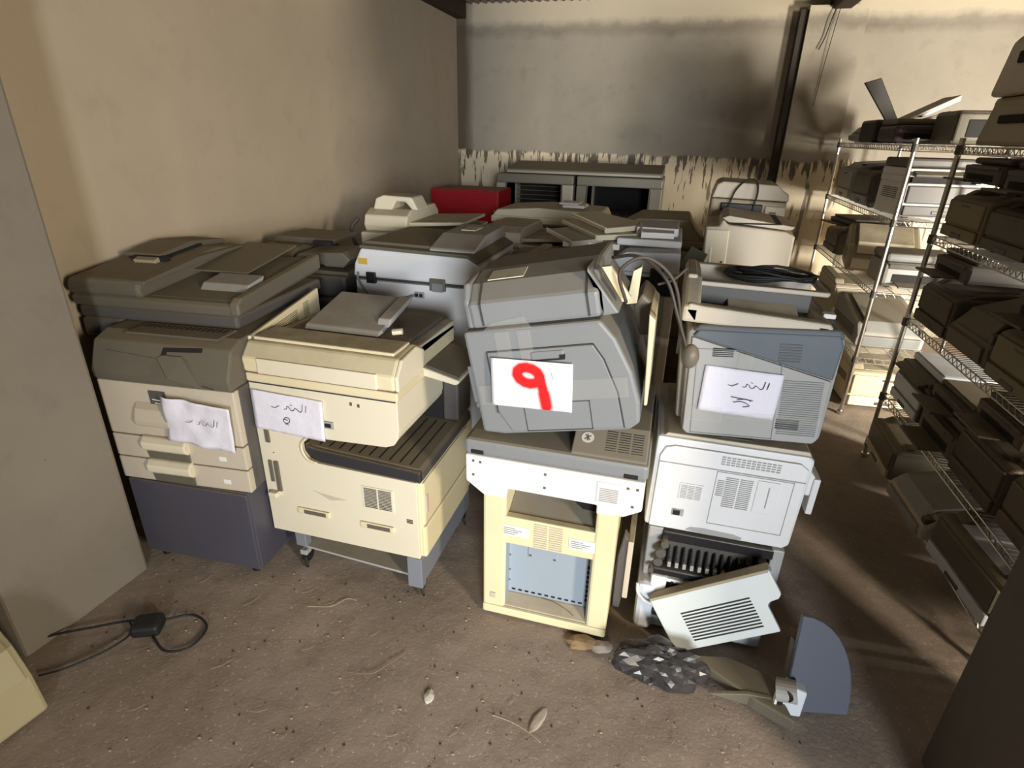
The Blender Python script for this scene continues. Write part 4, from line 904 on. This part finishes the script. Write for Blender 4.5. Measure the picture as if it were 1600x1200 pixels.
# near rack, top
for (z0, h_, m1, lb) in ((0, .20, OLIVE, 'lower printer of the tall pair on top of the near rack'), (.20, .27, BEIGE, 'upper printer of the tall pair on top of the near rack')):
    c = thing('multifunction_printer', lb, 'printer', (XS+.02, 3.10, sh(5)+z0), (0, 0, 0), NEAR)
    pris('body', c, m1, [(-.23, 0), (.22, 0), (.22, h_), (-.14 if z0 else -.20, h_), (-.20, h_*.8)], 'y', -.25, .25, .02)
    box('exit_opening', c, DARKIN, (-.14, .18, -.255, -.24, h_*.5, h_*.8), .01); box('control_panel', c, BROWNG, (-.16, .16, -.258, -.24, h_*.12, h_*.35), .006); box('side_grip', c, DARKIN, (-.225, -.19, -.12, .10, h_*.45, h_*.62), .006)
printer('laser_printer', 'squat printer at the near end on top of the near rack', (XS, 2.06, sh(5)), .44, .42, .30, BEIGE, GREY, 'laser', -90, group=NEAR)
# near rack, levels 4..1 in two layers
ends = ('far end', 'second place from far end', 'third place from far end', 'near end')
plan = {4: ('second', [(.25, 'laser', SHADE_OLIVE, .12, SHADE_BROWN), (.23, 'laser', SHADE_BROWN, .14, DGREY), (.25, 'laser', SHADE_BROWN, .13, SHADE_UMBER), (.30, 'dome', SHADE_OLIVE, 0, None)]),
        3: ('third', [(.26, 'laser', SHADE_BROWN, .13, DGREY), (.28, 'dome', SHADE_UMBER, .0, None), (.25, 'laser', SHADE_OLIVE, .15, SHADE_BROWN), (.25, 'laser', DGREY, .14, SHADE_UMBER)]),
        2: ('fourth', [(.27, 'mfp', SHADE_BROWN, 0, None), (.18, 'ink', SHADE_UMBER, .10, DGREY), (.27, 'laser', SHADE_BROWN, .12, SHADE_UMBER), (.27, 'laser', SHADE_UMBER, 0, None)])}
cn = {SHADE_OLIVE: 'shaded olive', SHADE_BROWN: 'shaded brown', SHADE_UMBER: 'shaded umber', DGREY: 'charcoal'}
for lv, (shn, row) in plan.items():
    for k, (h_, st_, m1, h2, m2) in enumerate(row):
        y = 3.19-.40*k
        printer('inkjet_printer' if st_ == 'ink' else 'laser_printer', '%s %sprinter at the %s, near rack %s shelf' % (cn[m1], 'lower ' if m2 else '', ends[k], shn), (XS+.01*(k % 2), y, sh(lv)), .385, .44, h_, m1, COOLW if (lv, k) == (2, 0) else m1, st_, -90, group=NEAR)
        if m2: printer('flatbed_scanner', '%s scanner stacked at the %s, near rack %s shelf' % (cn[m2], ends[k].replace(' place', ''), shn), (XS, y-.01, sh(lv)+h_*1.01), .36, .42, h2, m2, m2, 'ink', -90, group=NEAR, cat='scanner')
# bottom of the near rack, sticking out towards the aisle
FL = 'printers at the foot of the near rack'
printer('laser_printer', 'brown printer at the far foot of the near rack beside its post', (1.44, 3.12, .104), .42, .44, .22, BROWNG, BEIGE, 'laser', -92, group=FL)
printer('laser_printer', 'pale-sided printer at the middle of the near rack foot', (1.43, 2.62, .104), .40, .46, .21, BEIGE, LGREY, 'dome', -88, group=FL)
printer('multifunction_printer', 'brown printer with a pale blue-white end at the near foot of the rack', (1.46, 2.16, .104), .46, .46, .25, BROWNG, COOLW, 'laser', -86, group=FL)

# ------------------------------------------------------------------ near left corner
c = thing('desktop_printer', 'cream printer with a curved front corner on the floor by the left pier', 'printer', (-1.99, .60, 0), (0, 0, R(-10)))
bm = B(); prism(bm, [(-.18, .0), (-.18, .30), (.10, .30), (.17, .24), (.22, .14), (.24, .0)], 'y', -.30, .26, .012); obj('body', bm, SHADE_CREAM, c)
pris('front_cover', c, SHADE_CREAM, [(.10, .305), (.18, .245), (.228, .145), (.222, .14), (.17, .235), (.095, .295)], 'y', -.05, .24, .002); box('cover_gap', c, SEAM, (.09, .18, .0, .005, .235, .306), 0)
box('dark_bay', c, BLACK, (.02, .232, -.26, -.10, .04, .16), .004)
o = sheet('paper_note', .13, .10, PAPER, None, .003, 20); o.location = (-2.12, .80, .31); o.rotation_euler = (R(-70), 0, R(20)); tag(o, 'white paper scrap on the cream printer by the left pier', 'paper')
# cord with a black power block on the dirt
c = thing('power_adapter', 'black power adapter with a looped cord on the dirt by the left pier', 'adapter', (-1.665, 1.15, 0))
bm = B(); rbox(bm, -.05, .05, -.04, .04, .0, .05, .015); o = obj('block', bm, RUBBER, c); o.rotation_euler = (0, 0, R(25))
bm = B(); tube(bm, spline([(.03, .04, .02), (.10, .10, .006), (.19, .07, .004), (.20, -.02, .004), (.13, -.06, .004), (.05, -.03, .015)]), .0045, 6)
tube(bm, spline([(-.04, .02, .02), (-.12, .0, .006), (-.20, -.05, .005), (-.28, -.10, .005), (-.33, -.14, .006)]), .0045, 6)
tube(bm, spline([(-.10, .01, .006), (-.05, -.03, .004), (-.06, -.10, .004), (-.10, -.17, .004), (-.14, -.22, .004), (-.19, -.26, .004)]), .004, 6)
obj('cord', bm, RUBBER, c, smooth=True)
# litter on the floor
def zf(x, y): return .010*noise.noise(Vector((x*2.2, y*2.2, 1)))+.006*noise.noise(Vector((x*7, y*7, 4)))-.012
STONE = simple('stone_chip', (.42, .35, .28), .9); DARKB = simple('dark_crumb', (.07, .05, .035), .9); STRAW = simple('dry_straw', (.42, .34, .22), .8)
bm = B()
for i in range(260):
    x, y = random.uniform(-1.9, .6), random.uniform(.75, 1.62); r_ = random.choice((.001, .0014, .002, .0035))
    bmesh.ops.create_icosphere(bm, subdivisions=1, radius=r_, matrix=Matrix.Translation((x, y, zf(x, y)+r_*.5)) @ Matrix.Rotation(random.random()*3, 4, 'Z') @ Matrix.Diagonal((1.5, 1, .7, 1)))
o = obj('dirt_crumbs', bm, DARKB, None, kind='stuff'); o['label'] = 'small dark crumbs of soil scattered over the dirt floor'; o['category'] = 'crumbs'
bm = B()
for i in range(200):
    x, y = random.uniform(-1.9, .55), random.uniform(.75, 1.6); r_ = random.choice((.0015, .002, .004))
    bmesh.ops.create_icosphere(bm, subdivisions=1, radius=r_, matrix=Matrix.Translation((x, y, zf(x, y)+r_*.5)) @ Matrix.Diagonal((1.6, 1, .6, 1)))
for i in range(30):
    x, y, a, l = random.uniform(-1.7, .4), random.uniform(.8, 1.58), random.random()*3.1, random.uniform(.02, .07)
    tube(bm, [(x, y, zf(x, y)+.006), (x+l*.5*math.cos(a), y+l*.5*math.sin(a), zf(x, y)+.008), (x+l*math.cos(a+.3), y+l*math.sin(a+.3), zf(x, y)+.006)], 0.0007, 4)
o = obj('straw_litter', bm, STRAW, None, kind='stuff'); o['label'] = 'pale straws and chips scattered over the dirt floor'; o['category'] = 'litter'
def chunk(label, x, y, sx, sy, sz, rz, mat, name='stone_chip', cat='stone'):
    bm = B(); bmesh.ops.create_icosphere(bm, subdivisions=2, radius=1)
    for v in bm.verts: v.co *= 1+.3*noise.noise(v.co*1.7+Vector((x, y, 0))*9); v.co = Vector((v.co.x*sx, v.co.y*sy, max(v.co.z, -.4)*sz))
    o = obj(name, bm, mat, None); o.location = (x, y, zf(x, y)+sz*.35); o.rotation_euler = (0, 0, rz); return tag(o, label, cat)
chunk('pale pointed stone chip on the open dirt floor', -.577, 1.195, .017, .026, .010, .3, simple('pale_chip', (.62, .56, .47), .8))
chunk('flat wooden chip half buried in the dirt at the bottom of the picture', -.215, 1.22, .018, .05, .006, -.35, STONE, 'wood_chip', 'wood chip')
chunk('crumbling clod of rusty dirt at the corner of the cream and white machine', -.13, 1.555, .06, .03, .022, .2, simple('rusty_clod', (.30, .20, .10), .95), 'dirt_clod', 'clod')
chunk('grey stone by the corner of the cream and white machine', -.055, 1.56, .04, .025, .02, .4, STONE)
for k, (pts, lb) in enumerate(([[(-.88, 1.20), (-.80, 1.215), (-.76, 1.26), (-.72, 1.33)], 'thin dry twig on the dirt in front of the casters'], [[(-1.19, 1.42), (-1.10, 1.45), (-1.06, 1.50), (-1.02, 1.505)], 'bent pale twig on the dirt below the cream copier'],
        [[(-.36, 1.19), (-.29, 1.185), (-.24, 1.17), (-.19, 1.145)], 'curved straw lying across the flat wooden chip'])):
    bm = B(); tube(bm, spline([(x, y, zf(x, y)+.010) for x, y in pts]), .0016, 5); tag(obj('twig', bm, STRAW if k else plastic('twig_bark', (.25, .17, .10), .2), None, smooth=True), lb, 'twig')
# cables hanging from the roof timber at the back pier
for k, (x, ln, lb) in enumerate(((1.03, .30, 'short dark cable end hanging from the roof timber'), (1.06, .72, 'long thin cable hanging from the roof timber by the back pier'))):
    bm = B(); tube(bm, spline([(x+.02, 5.94, 2.70), (x+.0, 5.93, 2.70-ln*.3), (x-.02, 5.94, 2.70-ln*.7), (x-.05+.02*k, 5.94, 2.70-ln)]), .005 if k == 0 else .003, 5)
    tag(obj('hanging_cable', bm, RUBBER, None, smooth=True), lb, 'cable')
